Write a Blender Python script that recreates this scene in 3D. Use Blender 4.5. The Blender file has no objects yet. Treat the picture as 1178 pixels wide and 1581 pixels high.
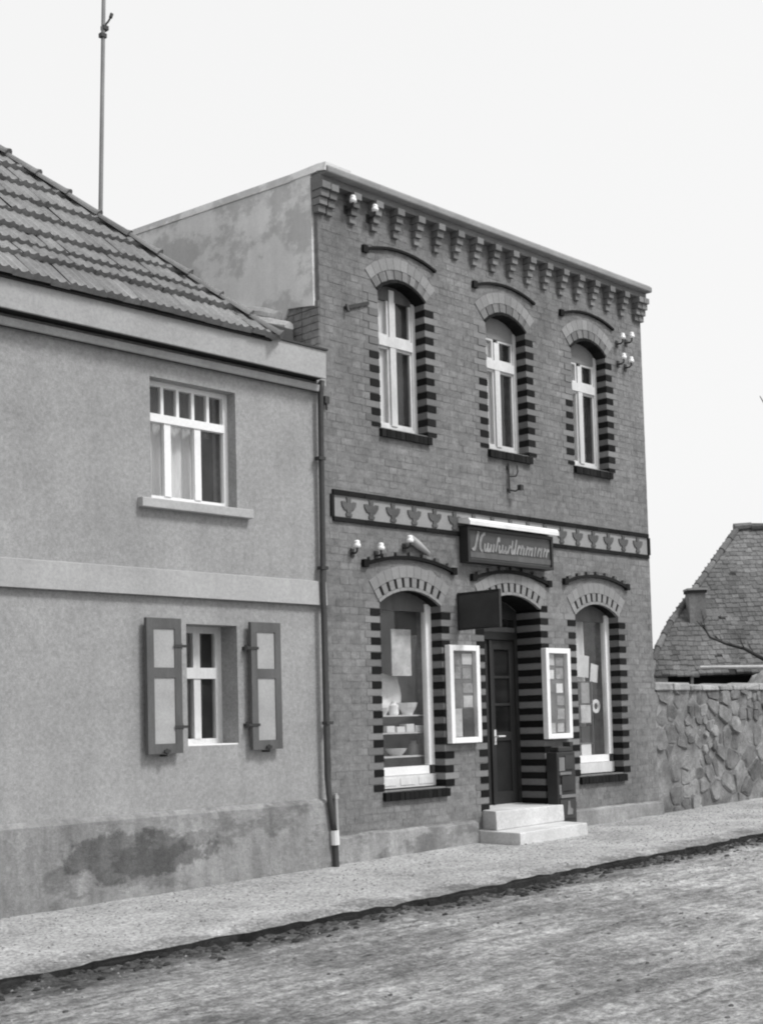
import bpy, math, random
from mathutils import Vector, Matrix, noise

# ------------------------------------------------------------------ camera, sky, sun, exposure
scene = bpy.context.scene
SLOPE = 0.018                      # the street climbs gently to the right

cam_data = bpy.data.cameras.new("camera")
cam = bpy.data.objects.new("camera", cam_data)
scene.collection.objects.link(cam)
scene.camera = cam
cam_data.sensor_fit = 'HORIZONTAL'
cam_data.sensor_width = 36.0
cam_data.lens = 36.0 * 2100.0 / 1178.0
cam_data.shift_y = 194.9 / 1178.0
cam_data.clip_start = 0.1
cam_data.clip_end = 3000.0
_yaw, _pitch, _roll = math.radians(45.8294), math.radians(3.5145), math.radians(-1.5213)
_f = Vector((math.sin(_yaw) * math.cos(_pitch), math.cos(_yaw) * math.cos(_pitch), math.sin(_pitch)))
_r = Vector((math.cos(_yaw), -math.sin(_yaw), 0))
_u = _r.cross(_f)
_r2 = _r * math.cos(_roll) + _u * math.sin(_roll)
_u2 = -_r * math.sin(_roll) + _u * math.cos(_roll)
CAM = Vector((-10.6545, -11.2291, 1.6))
_m = Matrix((_r2, _u2, -_f)).transposed().to_4x4()
_m.translation = CAM
cam.matrix_world = _m

SUN_EL, SUN_AZ = math.radians(52), math.radians(162)      # azimuth clockwise from +y: over the street, in front of the facades
world = bpy.data.worlds.new("World")
scene.world = world
world.use_nodes = True
wn, wl = world.node_tree.nodes, world.node_tree.links
wn.clear()
w_out = wn.new("ShaderNodeOutputWorld")
w_bg = wn.new("ShaderNodeBackground")
w_sky = wn.new("ShaderNodeTexSky")
w_sky.sky_type = 'NISHITA'
w_sky.sun_disc = False
w_sky.sun_elevation = SUN_EL
w_sky.sun_rotation = SUN_AZ
w_sky.air_density = 1.0
w_sky.dust_density = 6.0
w_sky.ozone_density = 1.0
w_bw = wn.new("ShaderNodeRGBToBW")
w_mix = wn.new("ShaderNodeMix")                  # an even cloud layer over the clear sky
w_mix.data_type = 'FLOAT'
w_mix.inputs[0].default_value = 0.80
w_mix.inputs[3].default_value = 5.7
wl.new(w_sky.outputs[0], w_bw.inputs[0])
wl.new(w_bw.outputs[0], w_mix.inputs[2])
wl.new(w_mix.outputs[0], w_bg.inputs[0])
w_bg.inputs[1].default_value = 0.10
wl.new(w_bg.outputs[0], w_out.inputs[0])

sun_data = bpy.data.lights.new("sun", 'SUN')
sun_data.energy = 1.5
sun_data.angle = math.radians(13)
sun_data.color = (1.0, 1.0, 1.0)                 # a black and white photograph
sun = bpy.data.objects.new("sun", sun_data)
scene.collection.objects.link(sun)
_sd = Vector((math.sin(SUN_AZ) * math.cos(SUN_EL), math.cos(SUN_AZ) * math.cos(SUN_EL), math.sin(SUN_EL)))
sun.rotation_euler = (-_sd).to_track_quat('-Z', 'Y').to_euler()
sun.location = (0, -10, 20)

vs = scene.view_settings
vs.view_transform = 'Standard'
vs.look = 'None'
vs.exposure = 0.9
vs.gamma = 1.0
vs.use_curve_mapping = False
scene.cycles.max_bounces = 8
scene.cycles.transparent_max_bounces = 12
scene.cycles.filter_width = 2.1                  # the soft old lens

rnd = random.Random(7)


def gz(x):
    """height of the pavement at x"""
    if x > 24: return SLOPE * 24 + (x - 24) * 0.002
    if x < -24: return -SLOPE * 24 + (x + 24) * 0.002
    return SLOPE * x


# ------------------------------------------------------------------ materials (all greys)
def _nodes(name):
    m = bpy.data.materials.new(name)
    m.use_nodes = True
    nt = m.node_tree
    return m, nt, nt.nodes, nt.links, nt.nodes["Principled BSDF"]


def grey(v):
    return (v, v, v, 1)


def N(nodes, kind, **kw):
    n = nodes.new(kind)
    for k, v in kw.items():
        setattr(n, k, v)
    return n


def math_node(nodes, links, op, a, b=None, clamp=False):
    n = nodes.new("ShaderNodeMath")
    n.operation = op
    n.use_clamp = clamp
    for i, v in enumerate((a, b)):
        if v is None: continue
        if isinstance(v, (int, float)): n.inputs[i].default_value = v
        else: links.new(v, n.inputs[i])
    return n.outputs[0]


def world_pos(nodes, links, scale=(1, 1, 1), rot=(0, 0, 0)):
    g = nodes.new("ShaderNodeNewGeometry")
    mp = nodes.new("ShaderNodeMapping")
    mp.inputs['Scale'].default_value = scale
    mp.inputs['Rotation'].default_value = rot
    links.new(g.outputs['Position'], mp.inputs['Vector'])
    return mp.outputs[0]


def noise_fac(nodes, links, vec, scale, detail=4, rough=0.6):
    n = nodes.new("ShaderNodeTexNoise")
    n.inputs['Scale'].default_value = scale
    n.inputs['Detail'].default_value = detail
    n.inputs['Roughness'].default_value = rough
    links.new(vec, n.inputs['Vector'])
    return n.outputs[0]


def rng(nodes, links, v, a, b, c, d, clamp=True, smooth=False):
    n = nodes.new("ShaderNodeMapRange")
    n.clamp = clamp
    if smooth: n.interpolation_type = 'SMOOTHSTEP'
    for i, x in enumerate((a, b, c, d)):
        n.inputs[i + 1].default_value = x
    links.new(v, n.inputs[0])
    return n.outputs[0]


def bump(nodes, links, bsdf, h, strength, dist):
    b = nodes.new("ShaderNodeBump")
    b.inputs['Strength'].default_value = strength
    b.inputs['Distance'].default_value = dist
    links.new(h, b.inputs['Height'])
    links.new(b.outputs[0], bsdf.inputs['Normal'])


def surf(name, base, big=0.25, small=0.2, big_scale=1.2, small_scale=28, rough=0.85, bmp=0.3, bdist=0.01,
         tone=0.0, rand=0.0, stretch=(1, 1, 1), metallic=0.0, extra=None, spec=0.3):
    """grey surface: coarse blotches x fine grain, bump, optional per-face tone attribute and per-object random"""
    m, nt, nd, lk, b = _nodes(name)
    p = world_pos(nd, lk, stretch)
    f1 = rng(nd, lk, noise_fac(nd, lk, p, big_scale, 4), 0.3, 0.7, 1 - big, 1 + big)
    n2 = noise_fac(nd, lk, p, small_scale, 9, 0.86)
    f2 = rng(nd, lk, n2, 0.34, 0.66, 1 - small, 1 + small)
    v = math_node(nd, lk, 'MULTIPLY', f1, f2)
    v = math_node(nd, lk, 'MULTIPLY', v, base)
    if tone:
        a = N(nd, "ShaderNodeAttribute", attribute_name="tone")
        v = math_node(nd, lk, 'MULTIPLY', v, rng(nd, lk, a.outputs['Fac'], 0, 1, 1 - tone, 1 + tone))
    if rand:
        o = nd.new("ShaderNodeObjectInfo")
        v = math_node(nd, lk, 'MULTIPLY', v, rng(nd, lk, o.outputs['Random'], 0, 1, 1 - rand, 1 + rand))
    if extra:
        v = extra(nd, lk, v)
    lk.new(v, b.inputs['Base Color'])
    b.inputs['Roughness'].default_value = rough
    b.inputs['Metallic'].default_value = metallic
    b.inputs['Specular IOR Level'].default_value = spec
    if bmp:
        bump(nd, lk, b, n2, bmp, bdist)
    return m


def glass_mat(name, gloss=0.5, tint=0.9, haze0=0.004, haze1=0.02):
    m, nt, nd, lk, b = _nodes(name)
    nd.remove(b)
    out = nd["Material Output"]
    tr = nd.new("ShaderNodeBsdfTransparent"); tr.inputs[0].default_value = grey(tint)
    gl = nd.new("ShaderNodeBsdfGlossy"); gl.inputs[0].default_value = grey(0.9); gl.inputs['Roughness'].default_value = 0.03
    fr = nd.new("ShaderNodeLayerWeight"); fr.inputs[0].default_value = 0.5     # Schlick: 4 % head-on, rising at grazing angles
    p = world_pos(nd, lk)
    nz = noise_fac(nd, lk, p, 1.6, 1, 0.3)
    bp = nd.new("ShaderNodeBump"); bp.inputs['Strength'].default_value = 0.12; bp.inputs['Distance'].default_value = 0.05
    lk.new(nz, bp.inputs['Height']); lk.new(bp.outputs[0], gl.inputs['Normal'])
    mx = nd.new("ShaderNodeMixShader")
    f5 = math_node(nd, lk, 'POWER', fr.outputs['Facing'], 5.0)
    lk.new(math_node(nd, lk, 'ADD', math_node(nd, lk, 'MULTIPLY', f5, 0.9 * gloss), 0.045 * gloss, True), mx.inputs[0])
    lk.new(tr.outputs[0], mx.inputs[1]); lk.new(gl.outputs[0], mx.inputs[2])
    df = nd.new("ShaderNodeBsdfDiffuse"); df.inputs[0].default_value = grey(0.8)
    mx2 = nd.new("ShaderNodeMixShader")
    dust = rng(nd, lk, noise_fac(nd, lk, world_pos(nd, lk), 3.0, 4), 0.3, 0.7, haze0, haze1)  # pale diffuse haze mixed in to brighten the panes
    lk.new(dust, mx2.inputs[0]); lk.new(mx.outputs[0], mx2.inputs[1]); lk.new(df.outputs[0], mx2.inputs[2])
    lk.new(mx2.outputs[0], out.inputs[0])
    return m


def plinth_stain(nd, lk, v):
    """damp patches and flaking on the plinth of the rendered house: marks with their own outline"""
    p = world_pos(nd, lk, (0.75, 1, 1.6))
    n = noise_fac(nd, lk, p, 1.35, 6, 0.62)
    s = rng(nd, lk, n, 0.52, 0.58, 1.0, 0.68, smooth=True)
    p2 = world_pos(nd, lk, (3.0, 1, 0.8))
    s2 = rng(nd, lk, noise_fac(nd, lk, p2, 2.2, 5, 0.6), 0.36, 0.60, 0.84, 1.1)
    # the wide dark patch left of the middle
    sx = nd.new("ShaderNodeSeparateXYZ")
    g = nd.new("ShaderNodeNewGeometry")
    lk.new(g.outputs['Position'], sx.inputs[0])
    nz = noise_fac(nd, lk, world_pos(nd, lk), 2.6, 9, 0.72)
    ex = math_node(nd, lk, 'DIVIDE', math_node(nd, lk, 'ADD', sx.outputs[0], 2.72), 0.95)
    ez = math_node(nd, lk, 'DIVIDE', math_node(nd, lk, 'SUBTRACT', sx.outputs[2], 0.36), 0.24)
    d = math_node(nd, lk, 'SQRT', math_node(nd, lk, 'ADD', math_node(nd, lk, 'POWER', ex, 2.0), math_node(nd, lk, 'POWER', ez, 2.0)))
    d = math_node(nd, lk, 'ADD', d, math_node(nd, lk, 'MULTIPLY', math_node(nd, lk, 'SUBTRACT', nz, 0.5), 1.6))
    s3 = rng(nd, lk, d, 0.86, 1.02, 0.52, 1.0, smooth=True)
    return math_node(nd, lk, 'MULTIPLY', math_node(nd, lk, 'MULTIPLY', math_node(nd, lk, 'MULTIPLY', v, s), s2), s3)


def soot(nd, lk, v):
    """weathering over the brickwork, larger than a brick and smaller than a bay"""
    s = rng(nd, lk, noise_fac(nd, lk, world_pos(nd, lk, (1, 1, 1.3)), 7.5, 8, 0.8), 0.34, 0.66, 0.68, 1.32)
    s2 = rng(nd, lk, noise_fac(nd, lk, world_pos(nd, lk, (1.6, 1, 0.5)), 1.1, 5, 0.6), 0.35, 0.65, 0.86, 1.12)
    return math_node(nd, lk, 'MULTIPLY', math_node(nd, lk, 'MULTIPLY', v, s), s2)


def wall_streaks(nd, lk, v):
    p = world_pos(nd, lk, (1.4, 1.4, 0.25))
    s = rng(nd, lk, noise_fac(nd, lk, p, 1.8, 7, 0.7), 0.36, 0.64, 0.93, 1.05)
    return math_node(nd, lk, 'MULTIPLY', v, s)


def gable_patches(nd, lk, v):
    p = world_pos(nd, lk, (1, 0.8, 1.1))
    s = rng(nd, lk, noise_fac(nd, lk, p, 0.75, 8, 0.68), 0.46, 0.53, 0.76, 1.05, smooth=True)
    p2 = world_pos(nd, lk, (1, 3.5, 0.3))
    s2 = rng(nd, lk, noise_fac(nd, lk, p2, 1.5, 5, 0.6), 0.35, 0.65, 0.95, 1.04)
    return math_node(nd, lk, 'MULTIPLY', math_node(nd, lk, 'MULTIPLY', v, s), s2)


def road_mat():
    m, nt, nd, lk, b = _nodes("road_dirt")
    g = nd.new("ShaderNodeNewGeometry")
    sx = nd.new("ShaderNodeSeparateXYZ"); lk.new(g.outputs['Position'], sx.inputs[0])
    # wheel marks drawn out along the street, slightly askew, over coarse grit
    p1 = world_pos(nd, lk, (0.22, 2.6, 1), (0, 0, math.radians(5)))
    st = rng(nd, lk, noise_fac(nd, lk, p1, 1.7, 10, 0.74), 0.40, 0.60, 0.78, 1.20)
    p2 = world_pos(nd, lk, (1.6, 2.6, 1), (0, 0, math.radians(-5)))
    st2 = rng(nd, lk, noise_fac(nd, lk, p2, 3.2, 10, 0.8), 0.40, 0.60, 0.72, 1.28)
    pf = world_pos(nd, lk)
    bl = rng(nd, lk, noise_fac(nd, lk, pf, 0.6, 6, 0.65), 0.38, 0.62, 0.72, 1.30)
    gr_n = noise_fac(nd, lk, pf, 26, 8, 0.85)
    gr = rng(nd, lk, gr_n, 0.36, 0.64, 0.45, 1.55)
    v = math_node(nd, lk, 'MULTIPLY', st, st2)
    v = math_node(nd, lk, 'MULTIPLY', v, bl)
    v = math_node(nd, lk, 'MULTIPLY', v, gr)
    v = math_node(nd, lk, 'MULTIPLY', v, rng(nd, lk, sx.outputs[0], -5.5, 3.0, 0.80, 1.35))      # lighter up the street
    p3 = world_pos(nd, lk, (1.0, 5.5, 1), (0, 0, math.radians(-3)))
    dash = rng(nd, lk, noise_fac(nd, lk, p3, 1.9, 8, 0.72), 0.58, 0.64, 1.0, 0.50, smooth=True)     # short dark scrapes
    v = math_node(nd, lk, 'MULTIPLY', v, dash)
    g2 = rng(nd, lk, noise_fac(nd, lk, pf, 9, 8, 0.8), 0.38, 0.62, 0.66, 1.34)
    v = math_node(nd, lk, 'MULTIPLY', v, g2)
    v = math_node(nd, lk, 'MULTIPLY', v, 0.27)
    # wet mud lying in the gutter
    nz = noise_fac(nd, lk, pf, 1.7, 6, 0.7)
    e = math_node(nd, lk, 'ADD', sx.outputs[1], math_node(nd, lk, 'MULTIPLY', math_node(nd, lk, 'SUBTRACT', nz, 0.5), 1.1))
    mud = rng(nd, lk, e, -3.25, -2.66, 1.0, 0.34, smooth=True)
    v = math_node(nd, lk, 'MULTIPLY', v, mud)
    lk.new(v, b.inputs['Base Color'])
    b.inputs['Roughness'].default_value = 0.9
    b.inputs['Specular IOR Level'].default_value = 0.2
    h = math_node(nd, lk, 'ADD', math_node(nd, lk, 'MULTIPLY', gr_n, 0.35), noise_fac(nd, lk, p2, 6, 6, 0.7))
    bump(nd, lk, b, h, 0.9, 0.05)
    return m


def gravel_mat():
    m, nt, nd, lk, b = _nodes("pavement_gravel")
    pf = world_pos(nd, lk)
    vo = nd.new("ShaderNodeTexVoronoi"); vo.inputs['Scale'].default_value = 32
    lk.new(pf, vo.inputs['Vector'])
    sep = nd.new("ShaderNodeSeparateColor"); lk.new(vo.outputs['Color'], sep.inputs[0])
    stone = rng(nd, lk, sep.outputs[0], 0, 1, 0.78, 1.22)
    edge = rng(nd, lk, vo.outputs['Distance'], 0.25, 0.75, 1.08, 0.70)
    bl = rng(nd, lk, noise_fac(nd, lk, pf, 0.9, 5, 0.65), 0.33, 0.67, 0.74, 1.22)
    fine = noise_fac(nd, lk, pf, 70, 3, 0.7)
    v = math_node(nd, lk, 'MULTIPLY', stone, edge)
    v = math_node(nd, lk, 'MULTIPLY', v, bl)
    v = math_node(nd, lk, 'MULTIPLY', v, rng(nd, lk, fine, 0.3, 0.7, 0.85, 1.15))
    v = math_node(nd, lk, 'MULTIPLY', v, 0.40)
    # dirt carried over the outer edge
    sx = nd.new("ShaderNodeSeparateXYZ"); g = nd.new("ShaderNodeNewGeometry"); lk.new(g.outputs['Position'], sx.inputs[0])
    nz = noise_fac(nd, lk, pf, 2.4, 6, 0.75)
    e = math_node(nd, lk, 'ADD', sx.outputs[1], math_node(nd, lk, 'MULTIPLY', math_node(nd, lk, 'SUBTRACT', nz, 0.5), 1.5))
    v = math_node(nd, lk, 'MULTIPLY', v, rng(nd, lk, e, -2.60, -2.20, 0.50, 1.0, smooth=True))
    lk.new(v, b.inputs['Base Color'])
    b.inputs['Roughness'].default_value = 0.9
    b.inputs['Specular IOR Level'].default_value = 0.2
    h = math_node(nd, lk, 'ADD', math_node(nd, lk, 'MULTIPLY', vo.outputs['Distance'], -0.6), fine)
    bump(nd, lk, b, h, 0.6, 0.02)
    return m


M = dict(
    brick=surf("brick", 0.172, 0.18, 0.20, 0.9, 34, 0.92, 0.7, 0.012, tone=0.14, extra=soot),
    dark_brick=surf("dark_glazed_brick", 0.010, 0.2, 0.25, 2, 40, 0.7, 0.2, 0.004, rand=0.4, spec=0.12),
    light_brick=surf("pale_brick", 0.215, 0.10, 0.15, 1.2, 40, 0.85, 0.35, 0.006, rand=0.10),
    quoin_pale=surf("arch_brick_pale", 0.22, 0.12, 0.18, 1.2, 40, 0.88, 0.4, 0.006, rand=0.12),
    quoin_light=surf("quoin_brick_plain", 0.16, 0.2, 0.2, 0.9, 40, 0.85, 0.4, 0.006, rand=0.25),
    mortar=surf("mortar", 0.168, 0.2, 0.25, 0.8, 50, 0.95, 0.4, 0.006, extra=soot),
    frieze_field=surf("frieze_field", 0.25, 0.12, 0.15, 1.5, 40, 0.9, 0.3, 0.005),
    frieze_motif=surf("frieze_motif", 0.085, 0.25, 0.25, 3, 40, 0.85, 0.3, 0.005),
    gable=surf("gable_render", 0.70, 0.10, 0.10, 1.0, 30, 0.95, 0.35, 0.012, extra=gable_patches),
    coping=surf("coping_stone", 0.25, 0.2, 0.15, 1.4, 25, 0.9, 0.3, 0.01),
    render_wall=surf("house_render", 0.285, 0.13, 0.32, 0.9, 30, 0.95, 0.45, 0.015, extra=wall_streaks),
    render_band=surf("house_band", 0.335, 0.12, 0.18, 1.0, 26, 0.95, 0.35, 0.01, extra=wall_streaks),
    plinth=surf("house_plinth", 0.31, 0.25, 0.28, 1.3, 20, 0.95, 1.0, 0.03, extra=plinth_stain),
    shop_plinth=surf("shop_plinth", 0.27, 0.32, 0.3, 1.6, 26, 0.95, 0.7, 0.025, extra=plinth_stain),
    hip=surf("hip_tile_clay", 0.15, 0.2, 0.25, 1.8, 25, 0.9, 0.4, 0.01, rand=0.25),
    tile=surf("roof_tile", 0.205, 0.2, 0.28, 1.6, 22, 0.9, 0.5, 0.01, rand=0.16),
    under_roof=surf("underside_and_shade", 0.03, 0.1, 0.1),
    white=surf("white_paint", 0.76, 0.08, 0.10, 2.0, 40, 0.55, 0.12, 0.004),
    offwhite=surf("weathered_white_paint", 0.56, 0.16, 0.16, 3.0, 40, 0.6, 0.2, 0.004, stretch=(1, 1, 0.4)),
    curtain=surf("net_curtain", 0.80, 0.15, 0.10, 4.0, 60, 0.95, 0.1, 0.003, stretch=(3, 3, 0.6)),
    drape=surf("grey_drape", 0.09, 0.15, 0.10, 4.0, 60, 0.95, 0.1, 0.003, stretch=(3, 3, 0.6)),
    room=surf("room_wall", 0.10, 0.1, 0.1, bmp=0),
    sill_stone=surf("sill_stone", 0.36, 0.12, 0.15, 2.0, 35, 0.9, 0.3, 0.006),
    shutter=surf("shutter_frame_paint", 0.09, 0.2, 0.2, 3.0, 40, 0.6, 0.2, 0.004, stretch=(3, 1, 0.6)),
    shutter_panel=surf("shutter_panel_paint", 0.32, 0.12, 0.15, 3.0, 40, 0.6, 0.2, 0.004),
    iron=surf("dark_iron", 0.035, 0.2, 0.2, 3, 40, 0.55, 0.15, 0.003),
    zinc=surf("drain_zinc", 0.045, 0.25, 0.2, 2.5, 40, 0.6, 0.15, 0.003),
    pale_metal=surf("pale_sheet_metal", 0.66, 0.12, 0.10, 3, 40, 0.5, 0.1, 0.003),
    mast=surf("mast_steel", 0.22, 0.15, 0.1, 3, 40, 0.6, 0.1, 0.003),
    porcelain=surf("porcelain", 0.82, 0.03, 0.03, 3, 40, 0.2, 0, 0.003, spec=0.5),
    door=surf("door_paint", 0.028, 0.2, 0.2, 3.0, 40, 0.5, 0.2, 0.004, stretch=(4, 1, 0.5)),
    door_dark=surf("door_panel_paint", 0.018, 0.2, 0.2, 3.0, 40, 0.5, 0.2, 0.004),
    step=surf("step_stone", 0.52, 0.20, 0.22, 2.0, 35, 0.85, 0.3, 0.006),
    sign_board=surf("sign_board", 0.06, 0.2, 0.15, 2.0, 40, 0.5, 0.1, 0.003),
    sign_frame=surf("sign_frame", 0.022, 0.2, 0.15, 2.0, 40, 0.5, 0.1, 0.003),
    lettering=surf("sign_lettering", 0.22, 0.3, 0.12, 6.0, 40, 0.6, 0, 0.003),
    enamel=surf("dark_enamel", 0.042, 0.25, 0.12, 2.5, 30, 0.4, 0.05, 0.003),
    machine=surf("machine_paint", 0.030, 0.2, 0.15, 4, 40, 0.45, 0.1, 0.003),
    machine_pale=surf("machine_pale_plate", 0.16, 0.2, 0.15, 6, 40, 0.5, 0.1, 0.003),
    card=surf("photo_card", 0.26, 0.35, 0.3, 7, 40, 0.7, 0, 0.003, rand=0.5),
    case_back=surf("case_back", 0.20, 0.25, 0.2, 4, 40, 0.8, 0, 0.003),
    paper=surf("shop_paper", 0.78, 0.12, 0.12, 5, 40, 0.9, 0.1, 0.003, rand=0.2),
    goods=surf("shop_goods", 0.40, 0.2, 0.2, 8, 40, 0.8, 0.1, 0.003, rand=0.6),
    poster=surf("shop_poster", 0.55, 0.25, 0.2, 5, 40, 0.8, 0, 0.003),
    stone=surf("field_stone", 0.215, 0.45, 0.4, 1.5, 9, 0.94, 1.0, 0.05, rand=0.42),
    wall_mortar=surf("rubble_mortar", 0.20, 0.5, 0.4, 2.4, 20, 0.95, 0.8, 0.03),
    wall_cap=surf("rubble_cap", 0.26, 0.35, 0.35, 2.0, 20, 0.95, 0.6, 0.02, rand=0.2),
    old_roof=surf("old_tile_roof", 0.125, 0.30, 0.35, 1.1, 12, 0.95, 0.5, 0.03, tone=0.35),
    farm_wall=surf("farm_wall", 0.36, 0.2, 0.2, 1.0, 20, 0.95, 0.4, 0.02),
    farm_dark=surf("shed_shade_and_band", 0.02, 0.2, 0.2, 2.0, 20, 0.95, 0.2, 0.02),
    chimney=surf("chimney_brick", 0.17, 0.25, 0.25, 2.0, 16, 0.95, 0.5, 0.02),
    pale_wood=surf("weathered_wood", 0.42, 0.2, 0.2, 3.0, 20, 0.9, 0.3, 0.01),
    heap=surf("straw_heap", 0.24, 0.3, 0.3, 3.0, 18, 0.95, 0.6, 0.03),
    bark=surf("bark", 0.035, 0.3, 0.3, 5, 30, 0.95, 0.5, 0.01),
    lead=surf("mortar_flashing", 0.56, 0.25, 0.2, 3.5, 25, 0.85, 0.5, 0.02),
    kerb=surf("kerb_granite", 0.032, 0.35, 0.4, 3.2, 14, 0.95, 0.9, 0.04, rand=0.12, spec=0.1),
    clod=surf("clod", 0.075, 0.3, 0.3, 4, 20, 0.95, 0.5, 0.02, tone=0.75),
    pebble=surf("pebble", 0.24, 0.3, 0.2, 4, 30, 0.85, 0, 0.01, tone=0.5),
    field=surf("far_ground", 0.16, 0.3, 0.2, 0.3, 5, 0.95, 0.3, 0.03),
    road=road_mat(), gravel=gravel_mat(),
    glass=glass_mat("window_glass", 0.55), case_glass=glass_mat("case_glass", 0.6), shop_glass=glass_mat("shop_glass", 0.7, 0.92, 0.010, 0.035),
)

# ------------------------------------------------------------------ mesh helpers
COL = scene.collection
ORIGIN = {}


def tag(o, label=None, cat=None, group=None, kind=None):
    if label: o["label"] = label
    if cat: o["category"] = cat
    if group: o["group"] = group
    if kind: o["kind"] = kind
    return o


def thing(name, loc, label, cat, group=None):
    o = bpy.data.objects.new(name, None)
    o.empty_display_size = 0.2
    o.location = loc
    COL.objects.link(o)
    ORIGIN[o.name] = Vector(loc)
    return tag(o, label, cat, group)


class MB:
    def __init__(self):
        self.v, self.f, self.t = [], [], []

    def poly(self, pts, tone=0.5):
        n = len(self.v)
        self.v += [tuple(p) for p in pts]
        self.f.append(tuple(range(n, n + len(pts))))
        self.t.append(tone)

    def hexa(self, p, tone=0.5, skip=()):
        """8 points: bottom ring 0-3 counter-clockwise from above, top ring 4-7"""
        n = len(self.v)
        self.v += [tuple(q) for q in p]
        for i, f in enumerate(((3, 2, 1, 0), (4, 5, 6, 7), (0, 1, 5, 4), (1, 2, 6, 5), (2, 3, 7, 6), (3, 0, 4, 7))):
            if i in skip: continue
            self.f.append(tuple(n + k for k in f)); self.t.append(tone)
        return self

    def box(self, x0, x1, y0, y1, z0, z1, tone=0.5, skip=()):
        return self.hexa([(x0, y0, z0), (x1, y0, z0), (x1, y1, z0), (x0, y1, z0),
                          (x0, y0, z1), (x1, y0, z1), (x1, y1, z1), (x0, y1, z1)], tone, skip)

    def prism_y(self, poly, y0, y1, tone=0.5):
        """poly: (x,z) counter-clockwise seen from -y (from the street)"""
        n = len(poly); b = len(self.v)
        self.v += [(p[0], y0, p[1]) for p in poly] + [(p[0], y1, p[1]) for p in poly]
        self.f.append(tuple(range(b, b + n))); self.t.append(tone)
        self.f.append(tuple(reversed(range(b + n, b + 2 * n)))); self.t.append(tone)
        for i in range(n):
            j = (i + 1) % n
            self.f.append((b + i, b + n + i, b + n + j, b + j)); self.t.append(tone)
        return self

    def prism_x(self, poly, x0, x1, tone=0.5):
        """poly: (y,z)"""
        n = len(poly); b = len(self.v)
        self.v += [(x0, p[0], p[1]) for p in poly] + [(x1, p[0], p[1]) for p in poly]
        self.f.append(tuple(reversed(range(b, b + n)))); self.t.append(tone)
        self.f.append(tuple(range(b + n, b + 2 * n))); self.t.append(tone)
        for i in range(n):
            j = (i + 1) % n
            self.f.append((b + i, b + j, b + n + j, b + n + i)); self.t.append(tone)
        return self

    def tube(self, pts, r, n=8, tone=0.5, caps=True):
        pts = [Vector(p) for p in pts]
        rs = r if isinstance(r, (list, tuple)) else [r] * len(pts)
        rings = []
        up = None
        for i, p in enumerate(pts):
            d = (pts[min(i + 1, len(pts) - 1)] - pts[max(i - 1, 0)]).normalized()
            if up is None:
                up = d.orthogonal().normalized()
            up = (up - d * up.dot(d))
            up = up.normalized() if up.length > 1e-6 else d.orthogonal().normalized()
            w = d.cross(up)
            b = len(self.v)
            self.v += [tuple(p + (up * math.cos(2 * math.pi * k / n) + w * math.sin(2 * math.pi * k / n)) * rs[i]) for k in range(n)]
            rings.append(b)
        for a, b in zip(rings, rings[1:]):
            for k in range(n):
                j = (k + 1) % n
                self.f.append((a + k, a + j, b + j, b + k)); self.t.append(tone)
        if caps:
            self.f.append(tuple(reversed(range(rings[0], rings[0] + n)))); self.t.append(tone)
            self.f.append(tuple(range(rings[-1], rings[-1] + n))); self.t.append(tone)
        return self

    def build(self, name, mat, parent=None, smooth=False, origin=None, bevel=0.0, kind=None):
        me = bpy.data.meshes.new(name)
        if parent is not None:
            o0 = ORIGIN[parent.name]
        elif origin is not None:
            o0 = Vector(origin)
        else:
            xs = [p[0] for p in self.v]; ys = [p[1] for p in self.v]; zs = [p[2] for p in self.v]
            o0 = Vector(((min(xs) + max(xs)) / 2, (min(ys) + max(ys)) / 2, min(zs)))
        me.from_pydata([(p[0] - o0.x, p[1] - o0.y, p[2] - o0.z) for p in self.v], [], self.f)
        a = me.attributes.new("tone", 'FLOAT', 'FACE')
        a.data.foreach_set("value", self.t)
        if smooth:
            me.polygons.foreach_set("use_smooth", [True] * len(me.polygons))
        me.materials.append(mat if not isinstance(mat, str) else M[mat])
        me.update()
        ob = bpy.data.objects.new(name, me)
        COL.objects.link(ob)
        if parent is not None:
            ob.parent = parent
        else:
            ob.location = o0
        ORIGIN[ob.name] = o0.copy()
        if bevel:
            md = ob.modifiers.new("bevel", 'BEVEL'); md.width = bevel; md.segments = 2; md.limit_method = 'ANGLE'
        if kind: ob["kind"] = kind
        return ob


def instance(name, mesh, parent, pos, rot=None):
    ob = bpy.data.objects.new(name, mesh)
    COL.objects.link(ob)
    ob.parent = parent
    ob.location = Vector(pos) - ORIGIN[parent.name]
    if rot: ob.rotation_euler = rot
    return ob


def piece_mesh(mb, name, mat):
    """mesh datablock to be shared by alike pieces (no object)"""
    me = bpy.data.meshes.new(name)
    me.from_pydata(mb.v, [], mb.f)
    a = me.attributes.new("tone", 'FLOAT', 'FACE'); a.data.foreach_set("value", mb.t)
    me.materials.append(M[mat]); me.update()
    return me


# ------------------------------------------------------------------ the setting: ground, road, pavement
def sheet(xs, ys, zf):
    mb = MB()
    nx, ny = len(xs), len(ys)
    mb.v = [(x, y, zf(x, y)) for y in ys for x in xs]
    for j in range(ny - 1):
        for i in range(nx - 1):
            a = j * nx + i
            mb.f.append((a, a + 1, a + 1 + nx, a + nx)); mb.t.append(0.5)
    return mb


def frange(a, b, s):
    n = max(1, int(round((b - a) / s)))
    return [a + (b - a) * i / n for i in range(n + 1)]


gx = [-900, -300, -100, -60] + frange(-40, 40, 5) + [60, 100, 300, 900]
gy = [-900, -300, -100, -50, -30, -20, -10, 0, 10, 20, 30, 50, 100, 300, 900]
g = sheet(gx, gy, lambda x, y: gz(x) - 0.32).build("ground", "field", origin=(0, 0, 0))
tag(g, "dry bare ground stretching away beyond the street and houses", kind="structure")


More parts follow.
